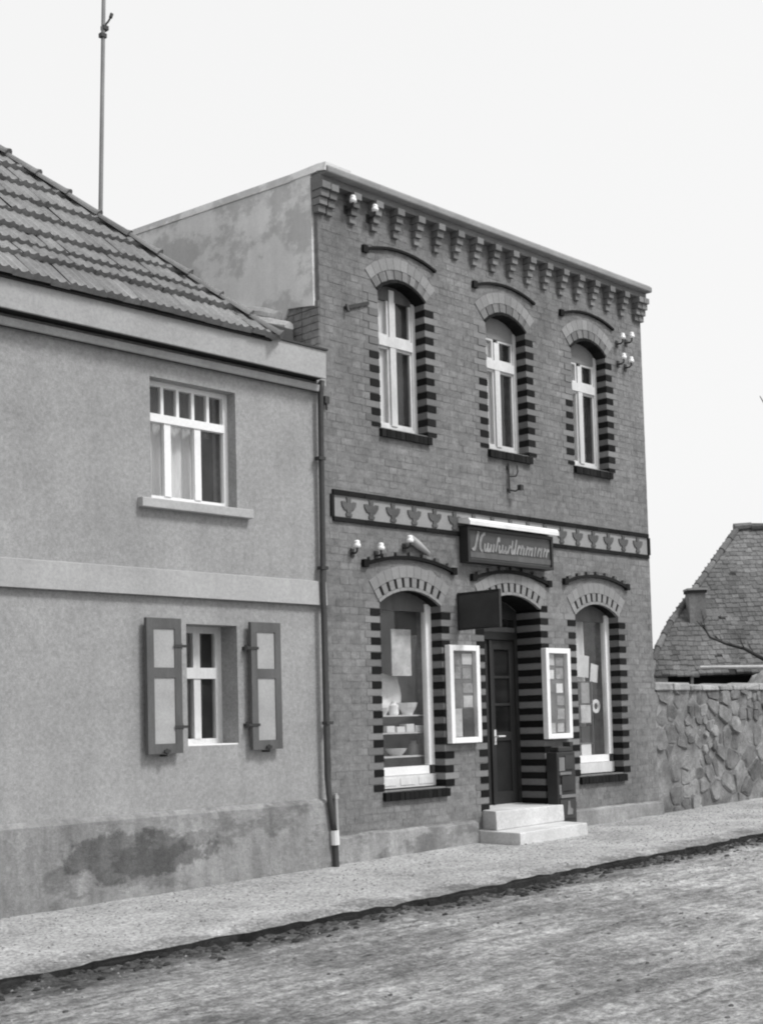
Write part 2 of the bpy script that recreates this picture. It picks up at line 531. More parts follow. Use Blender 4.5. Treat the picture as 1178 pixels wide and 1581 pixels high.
def road_z(x, y):
    b = gz(x) - 0.108
    rut = 0.020 * noise.noise(Vector((x * 0.22, (y - 0.07 * x) * 1.9, 0.3)))
    rut += 0.014 * noise.noise(Vector((x * 0.9, (y + 0.10 * x) * 4.2, 4.1)))
    rut += 0.008 * noise.noise(Vector((x * 3.1, y * 6.5, 7.7)))
    lump = 0.011 * noise.noise(Vector((x * 7, y * 9, 2.2))) + 0.006 * noise.noise(Vector((x * 15, y * 17, 5)))
    fall = min(1.0, max(0.0, (-2.6 - y) / 1.5)) * 0.03            # cambers up from the gutter
    near = min(1.0, max(0.0, (y + 3.05) / 0.45))                  # earth washed up against the kerb here and there
    drift = near * 0.085 * max(0.0, noise.noise(Vector((x * 1.3, y * 0.8, 12))) + 0.12 + 0.35 * noise.noise(Vector((x * 6.1, y * 5, 3))))
    return b + rut + lump + fall + drift


rx = [-60, -30] + frange(-14, -8, 0.3)[:-1] + frange(-8, 14, 0.05) + frange(14, 40, 0.6)[1:] + [60, 100, 160]
ry = [-40, -24, -14] + frange(-9.5, -2.45, 0.05)
road = sheet(rx, ry, road_z).build("road", "road", origin=(0, 0, 0), smooth=True)
tag(road, "rutted pale dirt road with wheel marks running past the houses", kind="structure")


def kerb_y(x):
    return -2.56 + 0.03 * noise.noise(Vector((x * 0.5, 0, 0))) + 0.04 * noise.noise(Vector((x * 2.1, 5, 0)))


def pave_z(x, y):
    z = gz(x) + 0.010 * noise.noise(Vector((x * 0.9, y * 1.2, 1))) + 0.006 * noise.noise(Vector((x * 3.3, y * 3.9, 3)))
    return z


pave = MB()
pxs = [-60, -30] + frange(-14, 16, 0.1) + frange(16, 40, 0.6)[1:] + [60, 100, 160]
NY = 30
for x in pxs:
    k = kerb_y(x) + 0.0 + 0.06 * noise.noise(Vector((x * 3.7, 2, 2))) + 0.03 * noise.noise(Vector((x * 9, 4, 2)))
    for j in range(NY + 1):
        y = 0.4 + (k - 0.4) * j / NY
        z = pave_z(x, y)
        if j == NY: z -= 0.03 + 0.02 * noise.noise(Vector((x * 5, 1, 1)))
        elif j == NY - 1: z -= 0.012
        pave.v.append((x, y, z))
    pave.v.append((x, k - 0.02, gz(x) - 0.3))
W_ = NY + 2
edge = MB()
for i in range(len(pxs) - 1):
    for j in range(NY + 1):
        a = i * W_ + j
        if j == NY:
            edge.poly([pave.v[a], pave.v[a + 1], pave.v[a + 1 + W_], pave.v[a + W_]])
        else:
            pave.f.append((a, a + 1, a + 1 + W_, a + W_)); pave.t.append(0.5)
pavement = pave.build("pavement", "gravel", origin=(0, 0, 0), smooth=True)
tag(pavement, "pale gravel pavement along the foot of the houses", kind="structure")

edge.build("kerb_edge", "kerb", pavement)
# kerb: uneven dark stones set on edge
x = -13.0
while x < 15:
    L = rnd.uniform(0.5, 1.1)
    mb = MB()
    ys = [kerb_y(x), kerb_y(x + L)]
    j = [rnd.uniform(-0.018, 0.018) for _ in range(10)]
    sink = rnd.choice((0.0, 0.0, 0.005, 0.01, 0.02))
    t0, t1 = gz(x) - 0.045 - sink + j[8] * 0.5, gz(x + L) - 0.045 - sink + j[9] * 0.5
    a, b = x - 0.03, x + L + 0.03
    mb.hexa([(a, ys[0] - 0.05 + j[0], t0 - 0.28), (b, ys[1] - 0.05 + j[1], t1 - 0.28), (b, ys[1] + 0.14, t1 - 0.28), (a, ys[0] + 0.14, t0 - 0.28),
             (a, ys[0] + j[2], t0 + j[4] * 0.5), (b, ys[1] + j[3], t1 + j[5] * 0.5), (b, ys[1] + 0.13, t1 + 0.003), (a, ys[0] + 0.13, t0 + 0.003)])
    mb.build("kerb_stone", "kerb", pavement, bevel=0.012)
    x += L

# dark clods of earth lying along the gutter: beyond counting
cl_ = MB()
for i in range(2200):
    if i < 1000:
        x = rnd.uniform(-8, 12)
        y = kerb_y(x) - 0.03 - abs(rnd.gauss(0, 0.16))
        r = rnd.uniform(0.012, 0.045)
    else:
        x = rnd.uniform(-8, 9)
        y = rnd.uniform(-7.5, -2.7)
        if noise.noise(Vector((x * 0.35, y * 1.6, 9))) < rnd.uniform(-0.25, 0.35): continue
        r = rnd.uniform(0.006, 0.020)
    z = road_z(x, y) - r * 0.25
    b0 = len(cl_.v)
    n = 6
    for lv, (rr, hh) in enumerate(((1.0, 0.0), (0.85, 0.5), (0.4, 0.85))):
        for q in range(n):
            a = 2 * math.pi * q / n + 0.4 * lv
            k = r * rr * rnd.uniform(0.75, 1.2)
            cl_.v.append((x + 1.3 * k * math.cos(a), y + k * math.sin(a), z + r * hh * rnd.uniform(0.8, 1.1)))
    t = rnd.random() * 0.5 if i < 1000 else 0.5 + 0.5 * rnd.random()
    for lv in range(2):
        for q in range(n):
            q2 = (q + 1) % n
            cl_.f.append((b0 + lv * n + q, b0 + lv * n + q2, b0 + (lv + 1) * n + q2, b0 + (lv + 1) * n + q)); cl_.t.append(t)
    cl_.f.append(tuple(b0 + 2 * n + q for q in range(n))); cl_.t.append(t)
tag(cl_.build("earth_clods", "clod", origin=(0, 0, 0)), "dark clods of earth and grit lying in the gutter and over the road", "earth", kind="stuff")

# loose pebbles on the pavement and washed into the gutter: beyond counting
peb = MB()
for i in range(5200):
    x = rnd.uniform(-8, 12)
    if i % 4:
        y = rnd.uniform(-2.45, -0.15); z = pave_z(x, y)
    else:
        y = -2.66 - abs(rnd.gauss(0, 0.55)); z = road_z(x, y)
    r = rnd.uniform(0.006, 0.017) * (1.4 if rnd.random() < 0.08 else 1)
    a = rnd.uniform(0, math.pi)
    ca, sa = math.cos(a) * r, math.sin(a) * r
    t = rnd.random() * (1.0 if i % 4 else 0.55)
    k = rnd.uniform(0.6, 1.0)
    b0 = len(peb.v)
    peb.v += [(x + ca, y + sa, z), (x - sa * k, y + ca * k, z), (x - ca, y - sa, z), (x + sa * k, y - ca * k, z), (x, y, z + r * 0.75)]
    for q in range(4):
        peb.f.append((b0 + q, b0 + (q + 1) % 4, b0 + 4)); peb.t.append(t)
o = peb.build("loose_gravel", "pebble", origin=(0, 0, 0))
tag(o, "loose pebbles strewn over the pavement and gutter", "gravel", kind="stuff")


# ------------------------------------------------------------------ wall with openings
class Opening:
    def __init__(self, xc, hw, z0, zs, rise=0.0):
        self.xc, self.hw, self.z0, self.zs, self.rise = xc, hw, z0, zs, rise
        self.x0, self.x1 = xc - hw, xc + hw
        if rise:
            self.R = (hw * hw + rise * rise) / (2 * rise)
            self.zc = zs + rise - self.R
            self.th = math.asin(hw / self.R)

    def top(self, x):
        if not self.rise: return self.zs
        d = max(-self.hw, min(self.hw, x - self.xc))
        return self.zc + math.sqrt(self.R ** 2 - d * d)

    def ring_half(self, z, h):
        """half width of the arch ring (thickness h) at height z, None above it"""
        if z <= self.zs: return self.hw
        zo, xo = self.zc + (self.R + h) * math.cos(self.th), (self.R + h) * math.sin(self.th)
        if z <= zo: return self.hw + (xo - self.hw) * (z - self.zs) / (zo - self.zs)
        q = (self.R + h) ** 2 - (z - self.zc) ** 2
        return math.sqrt(q) if q > 0 else None


def wall_mesh(x0, x1, z0, z1, y0, y1, ops):
    """wall slab facing -y with real openings and reveals"""
    mb = MB()
    xs = {x0, x1}
    for o in ops:
        n = 14 if o.rise else 1
        for i in range(n + 1): xs.add(o.x0 + (o.x1 - o.x0) * i / n)
    xs = sorted(xs)
    for a, b in zip(xs, xs[1:]):
        if b - a < 1e-6: continue
        m = (a + b) / 2
        cov = sorted([o for o in ops if o.x0 < m < o.x1], key=lambda o: o.z0)
        la = lb = z0
        for o in cov + [None]:
            ta, tb = (o.z0, o.z0) if o else (z1, z1)
            mb.poly([(a, y0, la), (b, y0, lb), (b, y0, tb), (a, y0, ta)])
            mb.poly([(b, y1, lb), (a, y1, la), (a, y1, ta), (b, y1, tb)])
            if o:
                na, nb = o.top(a), o.top(b)
                mb.poly([(a, y0, ta), (b, y0, tb), (b, y1, tb), (a, y1, ta)])
                mb.poly([(b, y0, nb), (a, y0, na), (a, y1, na), (b, y1, nb)])
                la, lb = na, nb
        mb.poly([(a, y0, z1), (b, y0, z1), (b, y1, z1), (a, y1, z1)])
    for o in ops:
        mb.poly([(o.x0, y0, o.z0), (o.x0, y1, o.z0), (o.x0, y1, o.top(o.x0)), (o.x0, y0, o.top(o.x0))])
        mb.poly([(o.x1, y1, o.z0), (o.x1, y0, o.z0), (o.x1, y0, o.top(o.x1)), (o.x1, y1, o.top(o.x1))])
    mb.poly([(x0, y1, z0), (x0, y0, z0), (x0, y0, z1), (x0, y1, z1)])
    mb.poly([(x1, y0, z0), (x1, y1, z0), (x1, y1, z1), (x1, y0, z1)])
    return mb


# ------------------------------------------------------------------ the brick shop building
BX0, BX1 = 0.0, 6.72
ZTOP = 7.95
REV = 0.17
upper = [Opening(1.405, 0.425, 5.14, 6.82, 0.17), Opening(3.435, 0.425, 5.14, 6.82, 0.17), Opening(5.315, 0.425, 5.14, 6.82, 0.17)]
shopL = Opening(1.425, 0.55, 0.78, 3.02, 0.17)
door_o = Opening(3.385, 0.60, 0.42, 3.06, 0.17)
shopR = Opening(5.300, 0.53, 0.78, 3.02, 0.17)
lower = [shopL, door_o, shopR]
OPS = upper + lower
RING1, RING2 = 0.150, 0.15
brick_house = thing("brick_building", (3.36, 0, 0.06), "two-storey dark brick shop building with corbelled cornice and banded window jambs", "building")
wall = wall_mesh(BX0 + 0.02, BX1 - 0.01, -0.2, ZTOP, 0.0, 0.42, OPS).build("front_wall", "mortar", brick_house)

CH = 0.0865
Z0B = 0.344
JO = 0.009
FR = (0.14, 6.68, 3.94, 4.285)        # frieze
stretch_var, head_var = [], []
NV = 7
BL = 0.29
BHH = (CH - JO) / 2
for i in range(NV):
    t = i / (NV - 1)
    for L, lst in ((BL - JO, stretch_var), (BL / 2 - JO, head_var)):
        mb = MB().box(-L / 2, L / 2, 0.0, 0.010, -BHH, BHH, t, skip=(4,))
        lst.append(piece_mesh(mb, "brick", "brick"))

rest = MB()
cands = []
k = 0
z = Z0B
while z + CH <= 7.93:
    za, zb = z + JO / 2, z + CH - JO / 2
    excl = []
    for o in OPS:
        h = RING1 + RING2
        if o.z0 - 0.01 < (za + zb) / 2 < o.zs:
            q = 0.150 if k % 2 else 0.245
            excl.append((o.x0 - q - 0.004, o.x0 - q - 0.004, o.x1 + q + 0.004, o.x1 + q + 0.004))
        elif za >= o.zs - CH and za < o.zs + o.rise + h:
            w0 = o.ring_half(za, h); w1 = o.ring_half(zb, h)
            if w0 is not None:
                if w1 is None: w1 = 0.0
                excl.append((o.xc - w0 - 0.006, o.xc - w1 - 0.006, o.xc + w0 + 0.006, o.xc + w1 + 0.006))
    if zb > FR[2] and za < FR[3]:
        excl.append((FR[0], FR[0], FR[1], FR[1]))
    header = k % 2 == 1
    step = BL / 2 if header else BL
    x = BX0 + 0.02 - (BL / 4 if header else (BL / 2 if k % 4 == 2 else 0.0))
    while x < BX1:
        xa, xb = max(x, BX0 + 0.02) + JO / 2, min(x + step, BX1 - 0.01) - JO / 2
        x += step
        if xb - xa < 0.02: continue
        parts = [(xa, xb, xa, xb)]
        for lb, lt, rb, rt in excl:
            new = []
            for (bl, br, tl, tr) in parts:
                l = (bl, min(br, lb), tl, min(tr, lt))
                r = (max(bl, rb), br, max(tl, rt), tr)
                if bl >= rb and tl >= rt or br <= lb and tr <= lt:
                    new.append((bl, br, tl, tr)); continue
                for p in (l, r):
                    w0, w1 = p[1] - p[0], p[3] - p[2]
                    if max(w0, w1) > 0.03 and min(w0, w1) > -0.02:
                        if w0 < 0.004: p = (p[0], p[0] + 0.004, p[2], p[3]) if p is l else (p[1] - 0.004, p[1], p[2], p[3])
                        if w1 < 0.004: p = (p[0], p[1], p[2], p[2] + 0.004) if p is l else (p[0], p[1], p[3] - 0.004, p[3])
                        new.append(p)
            parts = new
        for (bl, br, tl, tr) in parts:
            tone = min(1, max(0, rnd.gauss(0.5, 0.24)))
            y = -0.0028 + rnd.uniform(-0.0018, 0.0018)
            full = abs(br - bl - (step - JO)) < 0.002 and abs(tr - tl - (step - JO)) < 0.002
            if full:
                cands.append(((bl + br) / 2, y, z + CH / 2, header, tone))
            else:
                rest.hexa([(bl, y, za), (br, y, za), (br, 0.004, za), (bl, 0.004, za), (tl, y, zb), (tr, y, zb), (tr, 0.004, zb), (tl, 0.004, zb)], tone, skip=(4,))
    z += CH
    k += 1
# the 300 bricks that show largest (nearest the lens, stretchers first) are pieces of their own
cands.sort(key=lambda c: (Vector(c[:3]) - CAM).length + (4 if c[3] else 0))
for i, (x, y, zc, header, tone) in enumerate(cands):
    if i < 300:
        instance("brick", (head_var if header else stretch_var)[round(tone * (NV - 1))], wall, (x, y, zc))
    else:
        L = ((BL / 2 if header else BL) - JO) / 2
        rest.box(x - L, x + L, y, 0.004, zc - BHH, zc + BHH, tone, skip=(4,))
rest.build("brickwork", "brick", wall, kind="stuff")

# jambs: every second course a dark glazed brick that turns into the reveal
for o in OPS:
    k = 0
    z = Z0B
    depth = 0.40 if o is door_o else REV
    zlast = None
    while z < o.zs - 0.02:
        zc = z + CH / 2
        if zc > o.z0 - 0.01:
            dark = k % 2 == 1
            q = 0.150 if dark else 0.245
            for s in (-1, 1):
                e = o.x0 if s < 0 else o.x1
                inner = e - s * 0.006
                outer = e + s * (q + (rnd.uniform(-0.012, 0.02) if dark else 0))
                a, b = min(inner, outer), max(inner, outer)
                yf = -0.012 if dark else -0.006
                shown = dark and not (o in upper and s < 0 and z > 5.98)      # upstairs the dark bricks stop half way up the left jambs
                jq = (rnd.uniform(-0.003, 0.003), rnd.uniform(-0.003, 0.003))
                mb = MB().box(a, b, yf, depth, max(z + (0.002 if dark else 0.006) + jq[0], o.z0 + 0.001), z + CH - (0.002 if dark else 0.006) + jq[1])
                mb.build("quoin_brick", "dark_brick" if shown else "quoin_light", wall)
        z += CH
        k += 1


def arch_poly(o, r0, r1, a0, a1, n=1):
    pts = []
    for i in range(n + 1):
        a = a0 + (a1 - a0) * i / n
        pts.append((o.xc + math.sin(a) * r0, o.zc + math.cos(a) * r0))
    for i in range(n, -1, -1):
        a = a0 + (a1 - a0) * i / n
        pts.append((o.xc + math.sin(a) * r1, o.zc + math.cos(a) * r1))
    return pts          # counter-clockwise seen from the street


for o in OPS:
    up = o in upper
    depth = 0.40 if o is door_o else REV
    pairs = int(round(2 * o.th * o.R / 0.128))
    wl_, wd_ = 0.66, 0.34                              # a broad pale brick, a narrow dark one
    tot = pairs * 1.0 + wl_
    pos = 0.0
    for i in range(2 * pairs + 1):
        dark = i % 2 == 1
        nx_ = pos + (wd_ if dark else wl_)
        a0 = -o.th + 2 * o.th * pos / tot + 0.002 / o.R
        a1 = -o.th + 2 * o.th * nx_ / tot - 0.002 / o.R
        pos = nx_
        r1 = o.R + RING1 - 0.004
        MB().prism_y(arch_poly(o, o.R + 0.034, r1 if not dark else r1 + 0.006, a0, a1), -0.014 if not dark else -0.004, 0.05).build(
            "voussoir", ("dark_brick" if not up else "quoin_light") if dark else ("quoin_light" if up else "light_brick"), wall)
    ns_ = int(round(2 * o.th * o.R / 0.13))
    for i in range(ns_):
        a0 = -o.th + 2 * o.th * i / ns_ + 0.002 / o.R
        a1 = -o.th + 2 * o.th * (i + 1) / ns_ - 0.002 / o.R
        MB().prism_y(arch_poly(o, o.R - 0.006, o.R + 0.030, a0, a1), -0.018, depth if up else 0.03).build("voussoir", "dark_brick" if up else "light_brick", wall)
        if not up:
            MB().prism_y(arch_poly(o, o.R - 0.004, o.R + 0.030, a0, a1), 0.034, depth).build("soffit_shade_brick", "dark_brick", wall)  # dark material stands for the shade under the lower arches
    n2 = int(round(2 * o.th * (o.R + 0.2) / 0.13))
    for i in range(n2):
        a0 = -o.th + 2 * o.th * i / n2 + 0.002 / o.R
        a1 = -o.th + 2 * o.th * (i + 1) / n2 - 0.002 / o.R
        MB().prism_y(arch_poly(o, o.R + RING1 + 0.002, o.R + RING1 + RING2 - 0.006, a0, a1, 2), -0.012, 0.05).build("voussoir", "quoin_pale" if up else "light_brick", wall)
    # drip moulding over the arch: a flatter curve of its own
    hh, hr, ha = (0.64, 0.115, 7.40) if up else (0.80 if o is not shopR else 0.76, 0.125, 3.60 if o is not door_o else 3.545)
    H = Opening(o.xc, hh, 0, ha - hr, hr)
    hood = MB()
    n = 18
    hp_ = -0.040 if up else -0.05
    for i in range(n):
        a0, a1 = -H.th + 2 * H.th * i / n, -H.th + 2 * H.th * (i + 1) / n
        hood.prism_y(arch_poly(H, H.R - (0.030 if up else 0.042), H.R, a0, a1), hp_, 0.03)
    for s in ((-1,) if up else (-1, 1)):
        xe, ze = H.xc + s * (hh - 0.01), H.zs - 0.02
        hood.box(xe - 0.04, xe + 0.04, hp_ - 0.005, 0.03, ze - 0.035, ze + 0.055)
    hd = hood.build("drip_moulding", "dark_brick", wall)
    if not up:
        m = 7
        for i in range(m):
            a = -H.th + 2 * H.th * (i + 0.5) / m
            MB().prism_y(arch_poly(H, H.R + 0.003, H.R + 0.045, a - 0.032 / H.R, a + 0.032 / H.R), -0.045, 0.03).build("dentil_brick", "frieze_motif", wall)
    # sill of dark bricks on edge
    ns = int(round((2 * o.hw + 0.05) / 0.082))
    if o is not door_o:
        for i in range(ns):
            a = o.x0 - 0.02 + (2 * o.hw + 0.05) * i / ns
            b = o.x0 - 0.02 + (2 * o.hw + 0.05) * (i + 1) / ns - 0.006
            j = rnd.uniform(-0.004, 0.004)
            mb = MB().hexa([(a, -0.055 + j, o.z0 - 0.12), (b, -0.055 + j, o.z0 - 0.12), (b, depth, o.z0 - 0.10), (a, depth, o.z0 - 0.10),
                            (a, -0.055 + j, o.z0 - 0.025), (b, -0.055 + j, o.z0 - 0.025), (b, depth, o.z0 + 0.012), (a, depth, o.z0 + 0.012)])
            mb.build("sill_brick", "dark_brick", wall)

# frieze between the storeys
fz0, fz1 = FR[2], FR[3]
frieze = MB().box(FR[0] + 0.002, FR[1] - 0.002, -0.003, 0.05, fz0 + 0.002, fz1 - 0.002).build("frieze", "frieze_field", brick_house)
bl = (FR[1] - FR[0]) / 25
for i in range(25):
    for (a, b) in ((fz0 - 0.012, fz0 + 0.040), (fz1 - 0.045, fz1 + 0.012)):
        MB().box(FR[0] + bl * i + 0.002, FR[0] + bl * (i + 1) - 0.002, -0.028 + rnd.uniform(-0.003, 0.003), 0.03, a, b).build("border_brick", "dark_brick", frieze)
for xx in (FR[0] - 0.03, FR[1] - 0.02):
    MB().box(xx, xx + 0.05, -0.026, 0.03, fz0 + 0.042, fz1 - 0.047).build("border_brick", "dark_brick", frieze)


def motif(xc, zc):
    mb = MB()
    k = 1.0
    def P(pts): mb.prism_y([(xc + x * k, zc + z * k) for x, z in pts], -0.018, 0.01)
    P([(-0.045, -0.115), (0.045, -0.115), (0.050, -0.080), (-0.050, -0.080)])
    P([(-0.030, -0.079), (0.030, -0.079), (0.040, -0.041), (-0.040, -0.041)])
    P([(-0.070, -0.040), (0.070, -0.040), (0.110, 0.005), (0.120, 0.055), (0.070, 0.060), (0.050, 0.045), (-0.050, 0.045), (-0.070, 0.060), (-0.120, 0.055), (-0.110, 0.005)])
    P([(-0.030, 0.046), (0.030, 0.046), (0.035, 0.108), (-0.035, 0.108)])
    return mb.build("frieze_motif", "frieze_motif", frieze)


for i in range(17):
    motif(0.405 + 0.3745 * i, 4.115)

# corbelled cornice
cornice = MB().box(BX0 - 0.03, BX1 + 0.005, -0.11, 0.05, 7.865, 7.948).build("cornice", "quoin_light", brick_house)
nco = 18
for i in range(nco):
    xc = 0.18 + 0.3745 * i
    for s in range(4):
        zt = 7.865 - s * CH
        pr = 0.150 - 0.034 * s
        w = 0.060 - (0.004 * s)
        MB().box(xc - w, xc + w, -pr, 0.02, zt - CH + 0.006, zt - 0.002).build("corbel_brick", "quoin_light", cornice)
for s in range(4):                      # stepped corners
    zt = 7.865 - s * CH
    pr = 0.155 - 0.033 * s
    MB().box(BX0 - 0.035 + 0.006 * s, BX0 + 0.10, -pr - 0.004, 0.03, zt - CH + 0.006, zt - 0.002).build("corbel_brick", "quoin_light", cornice)
    MB().box(BX1 - 0.12, BX1 + 0.012 - 0.006 * s, -pr - 0.004, 0.03, zt - CH + 0.006, zt - 0.002).build("corbel_brick", "quoin_light", cornice)
cop = MB()
prof = [(-0.215, 7.955), (-0.19, 7.950), (0.45, 7.952), (0.45, 8.085), (-0.08, 8.08), (-0.17, 8.06), (-0.215, 8.025)]
cop.prism_x(prof, BX0 + 0.0, BX1 + 0.02)
cop.build("coping", "coping", brick_house, bevel=0.015)

# gable side towards the lower house
side = MB()
side.prism_x([(0.43, -0.2), (9.5, -0.2), (9.5, 8.55), (4.0, 8.30), (0.43, 8.06)], BX0 + 0.02, BX0 + 0.36)
side.build("side_wall", "mortar", brick_house)
pl = MB()
low = [(0.06, 6.44), (0.25, 6.47), (0.5, 6.50), (0.62, 6.30), (0.80, 6.42), (1.1, 6.25), (1.5, 6.05), (2.2, 5.9), (4, 5.9), (9.5, 5.9)]
pl.prism_x(low + [(9.5, 8.55), (4.0, 8.30), (0.40, 8.06), (0.06, 8.0)], BX0 - 0.018, BX0 + 0.019)
pl.build("gable_render", "gable", brick_house)
cp = MB()
for (ya, za), (yb, zb) in zip([(-0.19, 8.045), (-0.05, 8.062), (0.4, 8.075), (4.0, 8.31)], [(-0.05, 8.062), (0.4, 8.075), (4.0, 8.31), (9.5, 8.56)]):
    cp.hexa([(BX0 - 0.030, ya, za - 0.07), (BX0 + 0.40, ya, za - 0.07), (BX0 + 0.40, yb, zb - 0.06), (BX0 - 0.030, yb, zb - 0.06),
             (BX0 - 0.010, ya, za + 0.03), (BX0 + 0.40, ya, za + 0.03), (BX0 + 0.40, yb, zb + 0.03), (BX0 - 0.010, yb, zb + 0.03)])
cp.build("gable_coping", "gable", brick_house)
sb = MB()                               # bare bricks on the side, under the render
z = 5.55
k = 0
while z < 6.5:
    y = 0.0 if k % 2 else -0.0
    step = BL / 2 if k % 2 else BL
    while y < 0.95:
        sb.box(BX0 + 0.006 + rnd.uniform(-0.003, 0.003), BX0 + 0.021, y + 0.004, y + step - 0.005, z + 0.004, z + CH - 0.005, min(1, max(0, rnd.gauss(0.5, 0.25))), skip=(3,))
        y += step
    z += CH; k += 1
sb.build("side_brickwork", "brick", brick_house, kind="stuff")
MB().box(BX1 - 0.36, BX1 - 0.012, 0.43, 9.5, -0.2, 8.0).build("side_wall", "mortar", brick_house)
MB().box(BX0 + 0.37, BX1 - 0.37, 9.1, 9.5, -0.2, 8.0).build("back_wall", "mortar", brick_house)
MB().box(BX0 + 0.365, BX1 - 0.02, 0.45, 9.45, 7.90, 8.0).build("roof", "under_roof", brick_house)
MB().box(BX0 + 0.37, BX1 - 0.37, 0.43, 9.09, 4.0, 4.3).build("floor_slab", "room", brick_house)
MB().box(BX0 + 0.37, BX1 - 0.37, 0.43, 9.09, 0.2, 0.44).build("floor_slab", "room", brick_house)
MB().box(BX0 + 0.37, BX1 - 0.37, 2.6, 2.7, 0.45, 3.99).build("partition", "room", brick_house)
MB().box(BX0 + 0.37, BX1 - 0.37, 3.2, 3.3, 4.31, 7.89).build("partition", "room", brick_house)
for xx in (2.35, 4.45):
    MB().box(xx, xx + 0.08, 0.43, 2.59, 0.45, 3.99).build("partition", "room", brick_house)

# plinth, patched and uneven
for (a, b) in ((0.03, 2.50), (3.98, 6.74)):
    mb = MB()
    n = max(3, int((b - a) / 0.12))
    xs = [a + (b - a) * i / n for i in range(n + 1)]
    tops = [0.315 + 0.018 * noise.noise(Vector((q * 2.3, 0, 9))) for q in xs]
    outs = [-0.065 + 0.018 * noise.noise(Vector((q * 1.7, 3, 5))) for q in xs]
    for i in range(n):
        a0, b0 = xs[i], xs[i + 1]
        mb.poly([(a0, outs[i] - 0.02, -0.2), (b0, outs[i + 1] - 0.02, -0.2), (b0, outs[i + 1], tops[i + 1] - 0.02), (a0, outs[i], tops[i] - 0.02)])
        mb.poly([(a0, outs[i], tops[i] - 0.02), (b0, outs[i + 1], tops[i + 1] - 0.02), (b0, 0.02, tops[i + 1] + 0.012), (a0, 0.02, tops[i] + 0.012)])
    for q, i in ((a, 0), (b, n)):
        mb.poly([(q, 0.02, -0.2), (q, outs[i] - 0.02, -0.2), (q, outs[i], tops[i] - 0.02), (q, 0.02, tops[i] + 0.012)])
    mb.build("plinth", "shop_plinth", brick_house)


# ------------------------------------------------------------------ windows of the brick building
def curtain_mesh(x0, x1, y, z0, z1, amp=0.018, waves=5, gather=0.0):
    mb = MB()
    n = 28
    zs = frange(z0, z1, (z1 - z0) / 4)
    for j, zz in enumerate(zs):
        for i in range(n + 1):
            t = i / n
            xx = x0 + (x1 - x0) * t
            mb.v.append((xx, y + amp * math.sin(t * waves * 2 * math.pi + 0.6 * math.sin(zz * 2)) * (1 - gather * j / 4), zz))
    for j in range(len(zs) - 1):
        for i in range(n):
            a = j * (n + 1) + i
            mb.f.append((a, a + 1, a + n + 2, a + n + 1)); mb.t.append(0.5)
    return mb


for wi, o in enumerate(upper):
    tf = 6.34 if wi else 6.28
    win = MB()
    y0, y1 = REV - 0.01, REV + 0.05
    zb = o.z0 + 0.012
    head = 6.70 if wi else None
    # outer frame
    win.box(o.x0 - 0.02, o.x0 + 0.05, y0, y1, zb, o.zs + 0.02)
    win.box(o.x1 - 0.075, o.x1 + 0.02, y0, y1, zb, o.zs + 0.02)
    win.box(o.x0 + 0.05, o.x1 - 0.075, y0, y1, zb, zb + 0.075)
    win.box(o.x0 + 0.05, o.x1 - 0.075, y0 - 0.018, y1, tf - 0.065, tf + 0.055)
    win.box(o.xc - 0.055, o.xc + 0.045, y0 - 0.012, y1, zb + 0.075, tf - 0.065)
    win.box(o.xc - 0.050, o.xc + 0.040, y0 - 0.004, y1, tf + 0.055, (head or o.zs + o.rise) - 0.05)
    fr_ = win.build("window", "offwhite", brick_house)
    for (a, b) in ((o.x0 + 0.05, o.xc - 0.055), (o.xc + 0.045, o.x1 - 0.075)):      # casement sashes
        s = MB()
        for (za, zb2) in ((zb + 0.075, tf - 0.065), (tf + 0.055, (head or o.zs + 0.02) - 0.0)):
            s.box(a, a + 0.03, y0 + 0.014, y1 - 0.008, za, zb2); s.box(b - 0.03, b, y0 + 0.014, y1 - 0.008, za, zb2)
            s.box(a + 0.03, b - 0.03, y0 + 0.014, y1 - 0.008, za, za + 0.035); s.box(a + 0.03, b - 0.03, y0 + 0.014, y1 - 0.008, zb2 - 0.03, zb2)
        s.build("sash", "offwhite", fr_)
        MB().box(a + 0.03, b - 0.03, y0 + 0.030, y0 + 0.034, zb + 0.11, (head or o.zs) - 0.03).build("pane", "glass", fr_)
    if head:
        hb = MB().prism_y([(o.x0 - 0.02, head), (o.x1 + 0.02, head)] + [(o.xc + o.hw * c, o.top(o.xc + o.hw * c) + 0.012) for c in (1, .8, .6, .4, .2, 0, -.2, -.4, -.6, -.8, -1)], REV - 0.005, REV + 0.06)
        hb.build("arch_board", "light_brick", fr_)
    else:
        hb = MB().prism_y([(o.x0 - 0.02, o.zs - 0.02), (o.x1 + 0.02, o.zs - 0.02)] + [(o.xc + o.hw * c, o.top(o.xc + o.hw * c) + 0.012) for c in (1, .8, .6, .4, .2, 0, -.2, -.4, -.6, -.8, -1)], REV + 0.0, REV + 0.055)
        hb.build("arch_board", "shutter", fr_)
    curtain_mesh(o.x0, o.xc - 0.01, y1 + 0.012, zb, o.zs + 0.02, 0.008, 3).build("curtain", "curtain", fr_, smooth=True)
    curtain_mesh(o.xc + 0.2, o.x1 + 0.05, y1 + 0.12, zb, o.zs + 0.1, 0.02, 2).build("curtain", "drape", fr_, smooth=True)

